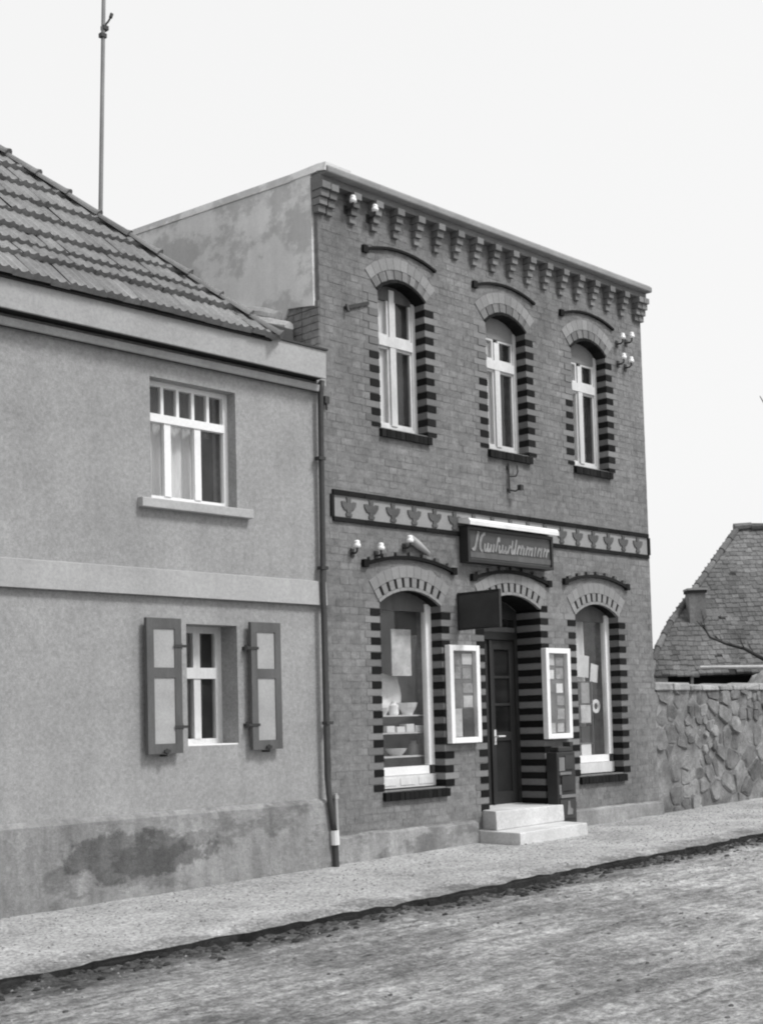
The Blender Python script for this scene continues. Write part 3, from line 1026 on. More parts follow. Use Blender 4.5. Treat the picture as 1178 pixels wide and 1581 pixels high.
for o in (shopL, shopR):
    y0, y1 = 0.165, 0.245
    zb = o.z0 + 0.014
    win = MB()
    win.box(o.x0 - 0.02, o.x0 + 0.06, y0, y1, zb, o.zs + 0.03)
    win.box(o.x1 - 0.105, o.x1 + 0.02, y0, y1, zb + 0.255, o.zs + 0.03)
    win.box(o.x0 + 0.06, o.x1 - 0.105, y0 + 0.005, y1, zb + 0.15, zb + 0.25)
    w_ = win.build("shop_window", "white", brick_house)
    bd = MB()
    bd.box(o.x0 - 0.015, o.x1 + 0.015, y0 - 0.010, y1, zb, zb + 0.145)
    if o is shopL:
        for i in range(3):
            q = o.x0 + 0.12 + i * 0.33
            bd.box(q, q + 0.26, y0 - 0.018, y0 - 0.009, zb + 0.03, zb + 0.115)
    bd.build("bottom_board", "offwhite", w_)
    tp = MB().prism_y([(o.x0 + 0.06, o.zs - 0.07), (o.x1 - 0.105, o.zs - 0.07)] + [(o.xc + o.hw * c, o.top(o.xc + o.hw * c) + 0.012) for c in (.78, .6, .4, .2, 0, -.2, -.4, -.6, -.86)], y0 + 0.02, y1)
    tp.build("arch_board", "shutter", w_)
    MB().box(o.x0 + 0.06, o.x1 - 0.105, y0 + 0.035, y0 + 0.039, zb + 0.255, o.zs - 0.065).build("pane", "shop_glass", w_)
    MB().box(o.x0 + 0.01, o.x1 - 0.01, 0.246, 1.0, 0.90, 0.95).build("display_floor", "room", w_)

# ------------------------------------------------------------------ door
yd = 0.40
dr = MB()
a, b = door_o.x0 + 0.0, door_o.x1
dr.box(a - 0.01, a + 0.07, yd, yd + 0.1, 0.45, 3.05); dr.box(b - 0.07, b + 0.01, yd, yd + 0.1, 0.45, 3.05)
dr.box(a + 0.07, b - 0.07, yd, yd + 0.1, 2.94, 3.05)
drame = dr.build("door", "door", brick_house)
MB().box(a + 0.07, b - 0.07, yd - 0.03, yd + 0.1, 2.66, 2.76).build("transom_bar", "door_dark", drame)
MB().box(a + 0.07, b - 0.07, yd - 0.012, yd + 0.1, 2.765, 2.83).build("transom_ledge", "shutter", drame)
MB().box(a + 0.07, b - 0.07, yd + 0.05, yd + 0.056, 2.835, 2.94).build("pane", "glass", drame)
tp = MB().prism_y([(a, 3.052), (b, 3.052)] + [(door_o.xc + door_o.hw * c, door_o.top(door_o.xc + door_o.hw * c) + 0.012) for c in (1, .75, .5, .25, 0, -.25, -.5, -.75, -1)], yd + 0.02, yd + 0.09)
tp.build("arch_board", "door", drame)
for s, (p, q) in enumerate(((a + 0.075, door_o.xc - 0.004), (door_o.xc + 0.004, b - 0.075))):
    lf = MB()
    yl = yd + 0.02
    lf.box(p, p + 0.10, yl, yl + 0.045, 0.455, 2.655); lf.box(q - 0.10, q, yl, yl + 0.045, 0.455, 2.655)
    for za, zb in ((0.455, 0.62), (1.30, 1.42), (2.53, 2.655)):
        lf.box(p + 0.10, q - 0.10, yl, yl + 0.045, za, zb)
    for za in (1.77, 2.14):
        lf.box(p + 0.10, q - 0.10, yl + 0.006, yl + 0.04, za, za + 0.035)
    leaf = lf.build("door_leaf", "door", drame)
    MB().box(p + 0.10, q - 0.10, yl + 0.018, yl + 0.032, 0.62, 1.30).build("door_panel", "door_dark", drame)
    for za, zb in ((1.42, 1.77), (1.805, 2.14), (2.175, 2.53)):
        MB().box(p + 0.10, q - 0.10, yl + 0.022, yl + 0.028, za, zb).build("pane", "glass", drame)
    if s == 1: continue
MB().box(door_o.xc - 0.02, door_o.xc + 0.03, yd - 0.012, yd + 0.02, 0.46, 2.65).build("cover_strip", "door", drame)
h = MB().tube([(door_o.xc + 0.07, yd + 0.02, 1.36), (door_o.xc + 0.07, yd - 0.05, 1.36), (door_o.xc + 0.20, yd - 0.055, 1.36)], 0.012, 8)
h.box(door_o.xc + 0.045, door_o.xc + 0.095, yd + 0.008, yd + 0.021, 1.25, 1.45)
h.build("door_handle", "pale_metal", drame)
MB().box(a - 0.0, b, 0.40, 0.55, 0.40, 0.452).build("threshold", "step", drame)

steps = thing("door_steps", (3.2, -0.4, 0.06), "two pale stone steps in front of the dark shop door", "steps")
MB().hexa([(2.46, -0.76, -0.1), (3.90, -0.74, -0.1), (3.96, 0.02, -0.1), (2.52, 0.02, -0.1), (2.47, -0.75, 0.195), (3.89, -0.73, 0.22), (3.96, 0.02, 0.225), (2.52, 0.02, 0.20)]).build("step", "step", steps, bevel=0.012)
MB().hexa([(2.56, -0.31, 0.199), (3.97, -0.31, 0.225), (3.975, 0.40, 0.225), (2.79, 0.40, 0.20), (2.56, -0.30, 0.44), (3.965, -0.30, 0.44), (3.975, 0.40, 0.445), (2.79, 0.40, 0.445)]).build("step", "step", steps, bevel=0.012)


# ------------------------------------------------------------------ signs, cases, machine
sg = thing("shop_sign", (3.28, -0.06, 3.58), "dark shop sign board with pale script lettering under a pale sheet cover", "sign")
sx0, sx1, sz0, sz1, sy = 2.36, 4.13, 3.585, 4.04, -0.14
MB().box(sx0 + 0.04, sx1 - 0.04, sy + 0.012, sy + 0.10, sz0 + 0.04, sz1 - 0.03).build("board", "sign_board", sg)
fm = MB()
fm.box(sx0, sx0 + 0.045, sy - 0.012, -0.008, sz0, sz1); fm.box(sx1 - 0.04, sx1, sy - 0.012, -0.008, sz0, sz1)
fm.box(sx0 + 0.045, sx1 - 0.04, sy - 0.012, -0.008, sz0, sz0 + 0.035); fm.box(sx0 + 0.045, sx1 - 0.04, sy - 0.012, -0.008, sz1 - 0.04, sz1)
fm.build("frame", "sign_frame", sg)
MB().box(sx0 + 0.05, sx1 - 0.045, sy + 0.004, sy + 0.011, sz0 + 0.065, sz0 + 0.135).build("lower_rail", "shutter", sg)
cv = MB().prism_x([(sy - 0.075, sz1 + 0.012), (-0.008, sz1 + 0.055), (-0.008, sz1 + 0.115), (sy - 0.045, sz1 + 0.098), (sy - 0.075, sz1 + 0.060)], sx0 - 0.02, sx1 + 0.06)
cv.build("cover", "pale_metal", sg)
MB().box(sx0 - 0.02, sx0 + 0.012, sy - 0.07, -0.008, sz1 + 0.001, sz1 + 0.011).build("cover_edge", "sign_frame", sg)
# pale slanted script, too worn to read: strokes only
def stroke(mb, pts, w=0.020, y=sy - 0.0):
    for (xa, za), (xb, zb) in zip(pts, pts[1:]):
        d = Vector((xb - xa, zb - za)); L = d.length
        if L < 1e-5: continue
        n = Vector((-d.y, d.x)) / L * w / 2
        mb.prism_y([(xa - n.x, za - n.y), (xb - n.x, zb - n.y), (xb + n.x, zb + n.y), (xa + n.x, za + n.y)][::1], y + 0.002 + stroke.k * 0.0002, y + 0.012)
        stroke.k = (stroke.k + 1) % 7
stroke.k = 0
lt = MB()
bz = sz0 + 0.155
def glyph(x, pts, h=0.2, w=0.1, wd=0.022, sl=0.25):
    stroke(lt, [(x + px * w + pz * h * sl, bz + pz * h) for px, pz in pts], wd)
def loop(x, cx, cz, rx_, rz_, a0, a1, h, w, wd=0.022):
    glyph(x, [(cx + rx_ * math.cos(a0 + (a1 - a0) * i / 10), cz + rz_ * math.sin(a0 + (a1 - a0) * i / 10)) for i in range(11)], h, w, wd)
r9 = random.Random(3)
X = sx0 + 0.10
glyph(X, [(0.0, 0.12), (0.3, 0.0), (0.55, 0.2), (0.75, 1.05)], 0.24, 0.09, 0.040); X += 0.13
loop(X, 0.5, 0.5, 0.5, 0.5, 1.4, 4.9, 0.23, 0.13, 0.040); X += 0.10
for i in range(22):                                 # a run of worn, touching pen strokes
    hh = 0.115 + (0.075 if i in (4, 9, 10) else 0) + r9.uniform(-0.015, 0.02)
    kind = r9.random()
    if kind < 0.5:
        glyph(X, [(0.0, 0.05), (0.25, 0.85), (0.55, 1.0), (0.75, 0.7)], hh, 0.06, 0.032)
    elif kind < 0.8:
        glyph(X, [(0.0, 0.95), (0.05, 0.15), (0.45, 0.0), (0.9, 0.35)], hh, 0.06, 0.032)
    else:
        glyph(X, [(0.1, 0.0), (0.2, 1.0)], hh, 0.06, 0.034)
    X += 0.053 + r9.uniform(0, 0.014)
lt.build("lettering", "lettering", sg)

ps = thing("projecting_sign", (2.3, -0.34, 2.73), "dark enamel sign board projecting from the wall left of the door", "sign")
MB().box(2.285, 2.315, -0.675, -0.03, 2.735, 3.165).build("board", "enamel", ps, bevel=0.004)
fm = MB()
fm.box(2.278, 2.322, -0.69, -0.012, 3.167, 3.192); fm.box(2.278, 2.322, -0.69, -0.677, 2.72, 3.166)
fm.box(2.278, 2.322, -0.028, -0.012, 2.72, 3.166); fm.box(2.279, 2.321, -0.676, -0.029, 2.72, 2.733)
fm.build("frame", "sign_frame", ps)

for ci, (cx0, label) in enumerate(((2.01, "narrow white-framed display case on the wall left of the shop door"), (3.96, "narrow white-framed display case on the wall right of the shop door"))):
    wd = 0.575 if ci == 0 else 0.55
    z0, z1 = 1.305, 2.53
    c = thing("display_case", (cx0 + wd / 2, -0.05, z0), label, "display case", "white display cases flanking the door")
    yf = -0.10
    fm = MB()
    t = 0.07
    fm.box(cx0, cx0 + t, yf, -0.014, z0, z1); fm.box(cx0 + wd - t, cx0 + wd, yf, -0.014, z0, z1)
    fm.box(cx0 + t, cx0 + wd - t, yf, -0.014, z0, z0 + t); fm.box(cx0 + t, cx0 + wd - t, yf, -0.014, z1 - t, z1)
    fm.build("frame", "white", c, bevel=0.006)
    MB().box(cx0 + t, cx0 + wd - t, -0.032, -0.016, z0 + t, z1 - t).build("back_board", "case_back", c)
    MB().box(cx0 + t, cx0 + wd - t, yf + 0.012, yf + 0.015, z0 + t, z1 - t).build("pane", "case_glass", c)
    rows = 6
    for r in range(rows):
        for q in range(2):
            if ci == 0 and r == 0: continue
            ww = (wd - 2 * t - 0.05) / 2
            hh = (z1 - z0 - 2 * t) / rows - 0.03
            a = cx0 + t + 0.015 + q * (ww + 0.02) + rnd.uniform(-0.008, 0.008)
            zb = z0 + t + 0.015 + r * (hh + 0.03) + rnd.uniform(-0.008, 0.008)
            if rnd.random() < 0.12: continue
            MB().box(a, a + ww * rnd.uniform(0.75, 1), -0.040, -0.033, zb, zb + hh * rnd.uniform(0.7, 1)).build("card", rnd.choice(["card", "card", "paper", "poster"]) if r else "poster", c)
    if ci == 0:
        MB().box(cx0 + t + 0.01, cx0 + t + 0.19, -0.045, -0.033, z0 + t + 0.01, z0 + t + 0.36).build("card", "poster", c)
        MB().box(cx0 + t + 0.215, cx0 + wd - t - 0.015, -0.045, -0.033, z0 + t + 0.01, z0 + t + 0.36).build("card", "sign_board", c)

mc = thing("vending_machine", (4.08, -0.2, 0.08), "tall dark coin vending machine beside the door steps", "vending machine")
mx0, mx1, my0, my1 = 3.885, 4.285, -0.30, -0.10
MB().box(mx0, mx1, my0 + 0.02, my1, 0.06, 1.13).build("cabinet", "machine", mc, bevel=0.012)
MB().box(mx0 + 0.05, mx1 - 0.02, my0 + 0.03, my1 - 0.02, 1.13, 1.20).build("top_housing", "machine", mc, bevel=0.015)
MB().box(mx1 - 0.09, mx1 - 0.02, my0 + 0.03, my1 - 0.05, 1.20, 1.26).build("coin_box", "iron", mc)
MB().box(mx0 + 0.03, mx0 + 0.15, my0 + 0.008, my0 + 0.021, 0.88, 1.06).build("price_plate", "machine_pale", mc)
MB().box(mx0 + 0.16, mx1 - 0.05, my0 + 0.004, my0 + 0.021, 0.90, 1.08).build("window", "enamel", mc)
MB().box(mx0 + 0.03, mx1 - 0.13, my0 - 0.008, my0 + 0.021, 0.83, 0.865).build("tray", "machine_pale", mc)
MB().box(mx0 + 0.07, mx1 - 0.05, my0 + 0.000, my0 + 0.021, 0.62, 0.81).build("drawer", "machine", mc)
MB().box(mx0 + 0.02, mx0 + 0.065, my0 + 0.008, my0 + 0.021, 0.57, 0.70).build("price_plate", "machine_pale", mc)
MB().box(mx0 + 0.03, mx1 - 0.05, my0 - 0.012, my0 + 0.021, 0.525, 0.565).build("ledge", "machine_pale", mc)
MB().box(mx0 + 0.03, mx1 - 0.03, my0 + 0.006, my0 + 0.021, 0.25, 0.51).build("lower_door", "enamel", mc)
MB().prism_y([(mx0 + 0.16, 0.30), (mx0 + 0.28, 0.30), (mx0 + 0.29, 0.37), (mx0 + 0.24, 0.39), (mx0 + 0.23, 0.48), (mx0 + 0.19, 0.48)], my0 - 0.002, my0 + 0.006).build("emblem", "machine_pale", mc)

# iron bracket under the middle upper window, tie strap by the left one
br = MB()
br.tube([(3.375, -0.03, 4.98), (3.375, -0.035, 4.58)], 0.014, 6)
br.tube([(3.375, -0.03, 4.80), (3.44, -0.10, 4.80), (3.455, -0.12, 4.86), (3.455, -0.11, 4.95)], 0.010, 6)
br.tube([(3.375, -0.03, 4.62), (3.42, -0.10, 4.60), (3.47, -0.15, 4.64)], 0.012, 6)
br.box(3.435, 3.495, -0.18, -0.12, 4.61, 4.68)
br.box(3.355, 3.395, -0.03, 0.0, 4.60, 4.64); br.box(3.355, 3.395, -0.03, 0.0, 4.90, 4.94)
tag(br.build("flag_bracket", "iron"), "small iron flag bracket below the middle upper window sill", "bracket")
an = MB()
an.hexa([(0.42, -0.03, 6.46), (0.82, -0.03, 6.60), (0.82, -0.005, 6.60), (0.42, -0.005, 6.46), (0.41, -0.03, 6.50), (0.81, -0.03, 6.64), (0.81, -0.005, 6.64), (0.41, -0.005, 6.50)])
an.tube([(0.43, -0.06, 6.43), (0.43, -0.035, 6.52)], 0.018, 6)
tag(an.build("wall_tie", "iron"), "slanting iron wall tie left of the first upper window", "wall tie")


def insulator(pos, label, group, lean=0.0, pipe=False):
    x, y, z = pos
    t = thing("insulator", (x, 0.0, z - 0.12), label, "insulator", group)
    hk = MB().tube([(x + 0.01, 0.0, z - 0.10), (x, y * 0.7, z - 0.11), (x, y, z - 0.09), (x, y, z + 0.0)], 0.012, 6)
    hk.box(x - 0.02, x + 0.04, -0.016, -0.004, z - 0.15, z - 0.05)
    hk.build("hook", "iron", t)
    pr = [(0.018, -0.050), (0.044, -0.045), (0.043, -0.01), (0.032, 0.0), (0.034, 0.012), (0.036, 0.022), (0.026, 0.036), (0.006, 0.042)]
    MB().tube([(x + lean * h, y, z + h) for r, h in pr], [r for r, h in pr], 12).build("bell", "porcelain", t, smooth=True)
    if pipe:
        MB().tube([(x + 0.03, y + 0.02, z + 0.01), (x + 0.20, -0.06, z - 0.05), (x + 0.42, -0.03, z - 0.14)], [0.045, 0.05, 0.03], 10).build("cable_sleeve", "sill_stone", t, smooth=True)


insulator((0.475, -0.14, 7.78), "white insulator at the cornice nearest the gable corner", "insulators on the brick front")
insulator((0.845, -0.14, 7.765), "white insulator under the cornice above the first upper window's left edge", "insulators on the brick front")
insulator((0.435, -0.10, 3.675), "white insulator under the frieze nearest the drainpipe", "insulators on the brick front")
insulator((0.835, -0.10, 3.675), "white insulator under the frieze, middle of the three above the left shop window", "insulators on the brick front")
insulator((1.32, -0.12, 3.80), "white insulator with a pale cable sleeve above the left shop window arch", "insulators on the brick front", pipe=True)
insulator((6.04, -0.12, 7.18), "left insulator of the upper pair near the right corner of the brick front", "insulators on the brick front")
insulator((6.28, -0.12, 7.24), "right insulator of the upper pair near the right corner of the brick front", "insulators on the brick front")
insulator((6.05, -0.12, 6.88), "left insulator of the lower pair near the right corner of the brick front", "insulators on the brick front")
insulator((6.24, -0.12, 6.86), "right insulator of the lower pair near the right corner of the brick front", "insulators on the brick front")

# ------------------------------------------------------------------ goods in the shop windows
tag(MB().box(1.45, 1.80, 0.36, 0.372, 2.16, 2.74).build("poster", "poster"), "grey poster hanging in the left shop window above the shelves", "poster")
for i, (zz, wd) in enumerate(((1.675, 0.95), (1.46, 0.95), (1.17, 0.95))):
    s = MB().box(1.00, 1.98, 0.30, 0.54, zz - 0.018, zz)
    tag(s.build("display_shelf", "offwhite"), ["top shelf of goods in the left shop window", "middle shelf of goods in the left shop window", "lowest shelf of goods in the left shop window"][i], "shelf", "shelves in the left shop window")


def jar(x, y, z, r, h, name, label, cat, group, mat="goods"):
    mb = MB().tube([(x, y, z), (x, y, z + h * 0.1), (x, y, z + h * 0.7), (x, y, z + h * 0.82), (x, y, z + h)], [r * 0.9, r, r, r * 0.6, r * 0.62], 12)
    tag(mb.build(name, mat, smooth=False), label, cat, group)


def bowl(x, y, z, r, h, label, cat, group, mat="paper"):
    mb = MB().tube([(x, y, z), (x, y, z + h * 0.15), (x, y, z + h * 0.6), (x, y, z + h)], [r * 0.5, r * 0.55, r * 0.85, r], 14)
    tag(mb.build("bowl", mat), label, cat, group)


GL = "goods in the left shop window"
bowl(1.32, 0.42, 1.676, 0.09, 0.09, "white bowl at the left end of the top display shelf", "bowl", GL)
bowl(1.77, 0.42, 1.676, 0.13, 0.15, "big white bowl at the right end of the top display shelf", "bowl", GL)
jar(1.52, 0.42, 1.676, 0.06, 0.17, "jar", "pale jar in the middle of the top display shelf", "jar", GL, "paper")
for i, (xx, h, lab) in enumerate(((1.30, 0.08, "leftmost"), (1.48, 0.07, "second from left"), (1.65, 0.10, "third from left"), (1.82, 0.08, "rightmost"))):
    tag(MB().box(xx, xx + 0.14, 0.33, 0.46, 1.461, 1.461 + h).build("carton", "paper", bevel=0.006), "pale low carton, %s on the middle display shelf" % lab, "carton", GL)
bowl(1.54, 0.42, 1.171, 0.14, 0.09, "wide white bowl on the lowest display shelf", "bowl", GL)
jar(1.86, 0.42, 1.171, 0.06, 0.18, "jar", "pale jar at the right of the lowest display shelf", "jar", GL, "goods")
cl = MB()
for j in range(6):
    zz = 1.72 + j * 0.10
    for i in range(13):
        t = i / 12
        cl.v.append((1.14 + 0.60 * t + 0.02 * j, 0.52 + 0.03 * math.sin(t * 9 + j) + 0.02 * j, zz + 0.05 * math.sin(t * 5 + 1) * (j / 5)))
for j in range(5):
    for i in range(12):
        a = j * 13 + i
        cl.f.append((a, a + 1, a + 14, a + 13)); cl.t.append(0.5)
co = cl.build("display_cloth", "paper", smooth=True)
co.modifiers.new("thick", 'SOLIDIFY').thickness = 0.004
tag(co, "pale cloth draped behind the shelves in the left shop window", "cloth")

GR = "goods in the right shop window"
dc = curtain_mesh(4.95, 5.50, 0.40, 0.96, 3.05, 0.03, 4).build("display_curtain", "curtain", smooth=True)
dc.modifiers.new("thick", 'SOLIDIFY').thickness = 0.004
tag(dc, "light grey curtain hanging in the right shop window", "curtain")
for i, (xx, zz, w, h, lab) in enumerate(((5.16, 2.17, 0.32, 0.32, "large pale sheet pinned high in the right shop window"), (5.50, 2.10, 0.20, 0.26, "small pale sheet in the right shop window beside the large one"))):
    tag(MB().hexa([(xx, 0.30, zz), (xx + w, 0.31, zz - 0.02), (xx + w, 0.315, zz - 0.02), (xx, 0.305, zz), (xx + 0.01, 0.275, zz + h), (xx + w, 0.285, zz + h - 0.03), (xx + w, 0.29, zz + h - 0.03), (xx + 0.01, 0.28, zz + h)]).build("paper_sheet", "paper"), lab, "paper", GR)
ring = MB()
for i in range(20):
    a0, a1 = 2 * math.pi * i / 20, 2 * math.pi * (i + 1) / 20
    c = (5.62, 1.74)
    P = lambda a, r: (c[0] + r * math.cos(a), c[1] + r * math.sin(a))
    ring.prism_y([P(a0, 0.05), P(a0, 0.10), P(a1, 0.10), P(a1, 0.05)], 0.29, 0.31)
tag(ring.build("ring_plate", "porcelain"), "white ring-shaped plate standing in the right shop window", "plate", GR)
for i, (xx, zz, w, h, mt, lab) in enumerate(((5.20, 0.955, 0.24, 0.26, "paper", "white parcel on the floor of the right shop window"), (5.22, 1.50, 0.24, 0.26, "poster", "grey box half way up in the right shop window"),
                                    (5.24, 1.78, 0.2, 0.30, "goods", "mottled box above the grey one in the right shop window"), (5.22, 1.22, 0.2, 0.24, "sign_board", "dark box above the white parcel in the right shop window"))):
    tag(MB().box(xx, xx + w, 0.27, 0.345, zz, zz + h).build("parcel", mt, bevel=0.008), lab, "parcel", GR)
st = MB().box(5.15, 5.17, 0.27, 0.35, 0.952, 2.10).box(5.49, 5.51, 0.27, 0.35, 0.952, 2.10)
for zz in (1.20, 1.48, 1.765, 2.085): st.box(5.17, 5.49, 0.265, 0.35, zz, zz + 0.012)
tag(st.build("display_rack", "drape"), "thin grey rack carrying the boxes in the right shop window", "rack", GR)

# ------------------------------------------------------------------ the rendered house on the left
HY = -0.05
HX0, HX1 = -9.5, -0.07
house = thing("rendered_house", (-4.8, HY, -0.08), "pale rendered house with hipped tile roof beside the brick shop", "house")
wu = Opening((-2.44 - 1.315) / 2, (2.44 - 1.315) / 2, 3.925, 5.185)
wlw = Opening((-2.03 - 1.355) / 2, (2.03 - 1.355) / 2, 1.40, 2.66)
extra_w = [Opening(-5.6, 0.56, 3.925, 5.185), Opening(-5.7, 0.34, 1.40, 2.66)]
hw = wall_mesh(HX0, HX1, -0.4, 5.80, HY, HY + 0.4, [wu, wlw] + extra_w).build("front_wall", "render_wall", house)
# string course
mb = MB().prism_x([(HY - 0.065, 2.930), (HY - 0.045, 2.926), (HY - 0.045, 2.965), (HY + 0.02, 2.965), (HY + 0.02, 3.215), (HY - 0.050, 3.195)], HX0, HX1 - 0.002)
mb.build("string_course", "render_band", house)
# eaves: two mouldings and a boxed band
MB().prism_x([(HY - 0.085, 5.375), (HY - 0.068, 5.368), (HY - 0.068, 5.43), (HY + 0.02, 5.43), (HY + 0.02, 5.452), (HY - 0.09, 5.447)], HX0, HX1 - 0.002).build("moulding", "render_band", house)
MB().prism_x([(HY - 0.205, 5.495), (HY - 0.185, 5.490), (HY - 0.185, 5.74), (HY + 0.02, 5.74), (HY + 0.02, 5.806), (HY - 0.215, 5.806)], HX0, HX1 - 0.075).build("eaves_band", "render_band", house)
MB().box(HX0, HX1 - 0.08, HY - 0.184, HY - 0.001, 5.505, 5.520).build("eaves_shade_strip", "under_roof", house)  # dark strip puts the shade inside the eaves hollow into colour
MB().box(HX0, HX1 - 0.004, HY - 0.067, HY - 0.001, 5.378, 5.390).build("shade_strip", "under_roof", house)  # shade under the moulding, laid in as a dark strip
MB().box(HX0, HX1 - 0.004, HY - 0.044, HY - 0.001, 2.934, 2.944).build("shade_strip", "under_roof", house)  # shade under the string course, laid in as a dark strip
MB().box(HX1 - 0.074, HX1 + 0.07, HY - 0.05, HY + 0.10, 5.46, 5.806).build("eaves_stop", "render_band", house)
MB().prism_x([(HY - 0.235, 5.810), (HY + 0.42, 5.810), (HY + 0.42, 5.832), (HY - 0.235, 5.832)], -1.05, HX1 - 0.06).build("eaves_flashing", "iron", house)
# plinth
mb = MB()
n = 90
xs = [HX0 + (HX1 - HX0) * i / n for i in range(n + 1)]
tops = [0.745 + 0.012 * noise.noise(Vector((q * 2.1, 0, 3))) for q in xs]
outs = [HY - 0.075 + 0.016 * noise.noise(Vector((q * 1.3, 0, 6))) for q in xs]
zs = [-0.4, 0.0, 0.25, 0.5]
for i in range(n):
    for zA, zB in zip(zs, zs[1:] + [None]):
        def pt(ii, zz):
            zz2 = tops[ii] - 0.035 if zz is None else zz
            return (xs[ii], outs[ii] - 0.02 * (1 - min(1, max(0, zz2) / 0.7)) + 0.010 * noise.noise(Vector((xs[ii] * 4, zz2 * 4, 1))), zz2)
        mb.poly([pt(i, zA), pt(i + 1, zA), pt(i + 1, zB), pt(i, zB)])
    a, b = pt(i, None), pt(i + 1, None)
    mb.poly([a, b, (xs[i + 1], HY + 0.01, tops[i + 1] + 0.02), (xs[i], HY + 0.01, tops[i] + 0.02)])
mb.poly([(HX1, outs[-1] - 0.02, -0.4), (HX1, HY + 0.05, -0.4), (HX1, HY + 0.05, tops[-1] + 0.02), (HX1, outs[-1], tops[-1] - 0.035)])
mb.build("plinth", "plinth", house)
MB().box(HX0, HX0 + 0.35, HY + 0.41, 7.5, -0.4, 5.79).build("side_wall", "render_wall", house)
MB().box(HX1 - 0.35, HX1 - 0.01, HY + 0.41, 7.5, -0.4, 5.79).build("side_wall", "render_wall", house)
MB().box(HX0 + 0.36, HX1 - 0.36, 7.15, 7.5, -0.4, 5.79).build("back_wall", "render_wall", house)
for zz in (-0.1, 2.9, 5.62):
    MB().box(HX0 + 0.36, HX1 - 0.36, HY + 0.41, 7.14, zz, zz + 0.16).build("floor_slab", "room", house)
for xx in (-3.6, -0.95):
    MB().box(xx, xx + 0.1, HY + 0.41, 7.14, 0.07, 2.89).build("partition", "room", house)
    MB().box(xx, xx + 0.1, HY + 0.41, 7.14, 3.07, 5.61).build("partition", "room", house)

# upper window: transom with five top lights, three lights below
for o in (wu, extra_w[0]):
    yf = HY + 0.14
    f = MB()
    dx = o.x0 - wu.x0
    zt = 4.80
    f.box(o.x0 - 0.02, o.x0 + 0.06, yf, yf + 0.06, o.z0, o.zs); f.box(o.x1 - 0.06, o.x1 + 0.02, yf, yf + 0.06, o.z0, o.zs)
    f.box(o.x0 + 0.06, o.x1 - 0.06, yf, yf + 0.06, o.z0, o.z0 + 0.065); f.box(o.x0 + 0.06, o.x1 - 0.06, yf, yf + 0.06, o.zs - 0.05, o.zs)
    f.box(o.x0 + 0.06, o.x1 - 0.06, yf - 0.025, yf + 0.06, zt - 0.045, zt + 0.04)
    for mxx in (-2.13, -1.735):
        f.box(mxx + dx - 0.042, mxx + dx + 0.042, yf - 0.012, yf + 0.06, o.z0 + 0.065, zt - 0.045)
    for q in range(1, 5):
        mxx = o.x0 + 0.06 + (o.x1 - o.x0 - 0.12) * q / 5
        f.box(mxx - 0.018, mxx + 0.018, yf + 0.005, yf + 0.055, zt + 0.04, o.zs - 0.05)
    win = f.build("window", "white", house)
    xs_ = [o.x0 + 0.06, -2.13 + dx - 0.042, -2.13 + dx + 0.042, -1.735 + dx - 0.042, -1.735 + dx + 0.042, o.x1 - 0.06]
    for q in (0, 2, 4):
        MB().box(xs_[q], xs_[q + 1], yf + 0.030, yf + 0.034, o.z0 + 0.065, zt - 0.045).build("pane", "glass", win)
    for q in range(5):
        a = o.x0 + 0.06 + (o.x1 - o.x0 - 0.12) * q / 5 + 0.018; b = o.x0 + 0.06 + (o.x1 - o.x0 - 0.12) * (q + 1) / 5 - 0.018
        MB().box(a, b, yf + 0.030, yf + 0.034, zt + 0.04, o.zs - 0.05).build("pane", "glass", win)
    curtain_mesh(o.x0, o.x1 - 0.25, yf + 0.16, o.z0 - 0.05, zt + 0.02, 0.018, 7).build("curtain", "curtain", win, smooth=True)
    curtain_mesh(o.x0, o.x1 - 0.10, yf + 0.20, zt - 0.08, o.zs + 0.1, 0.014, 6).build("curtain", "drape", win, smooth=True)
    sl = MB().hexa([(o.x0 - 0.17, HY - 0.085, o.z0 - 0.105), (o.x1 + 0.16, HY - 0.085, o.z0 - 0.105), (o.x1 + 0.16, yf, o.z0 - 0.10), (o.x0 - 0.17, yf, o.z0 - 0.10),
                    (o.x0 - 0.17, HY - 0.085, o.z0 - 0.01), (o.x1 + 0.16, HY - 0.085, o.z0 - 0.01), (o.x1 + 0.16, yf, o.z0 + 0.015), (o.x0 - 0.17, yf, o.z0 + 0.015)])
    sl.build("window_sill", "sill_stone", win, bevel=0.008)
for o in (wlw, extra_w[1]):
    yf = HY + 0.27
    f = MB()
    f.box(o.x0 - 0.02, o.x0 + 0.06, yf, yf + 0.06, o.z0, o.zs); f.box(o.x1 - 0.085, o.x1 + 0.02, yf, yf + 0.06, o.z0, o.zs)
    f.box(o.x0 + 0.06, o.x1 - 0.085, yf, yf + 0.06, o.z0, o.z0 + 0.07); f.box(o.x0 + 0.06, o.x1 - 0.085, yf, yf + 0.06, o.zs - 0.07, o.zs)
    zt = 2.165
    f.box(o.x0 + 0.06, o.x1 - 0.085, yf - 0.02, yf + 0.06, zt - 0.06, zt + 0.055)
    f.box(o.xc - 0.045, o.xc + 0.045, yf - 0.008, yf + 0.06, o.z0 + 0.07, zt - 0.06)
    f.box(o.xc - 0.045, o.xc + 0.045, yf - 0.004, yf + 0.06, zt + 0.055, o.zs - 0.07)
    win = f.build("window", "offwhite", house)
    for a, b in ((o.x0 + 0.06, o.xc - 0.045), (o.xc + 0.045, o.x1 - 0.085)):
        for za, zb in ((o.z0 + 0.07, zt - 0.06), (zt + 0.055, o.zs - 0.07)):
            MB().box(a, b, yf + 0.03, yf + 0.034, za, zb).build("pane", "glass", win)
    MB().box(o.x0 - 0.0, o.x1 + 0.0, HY + 0.012, yf, o.z0 - 0.03, o.z0 + 0.014).build("window_sill", "white", win)

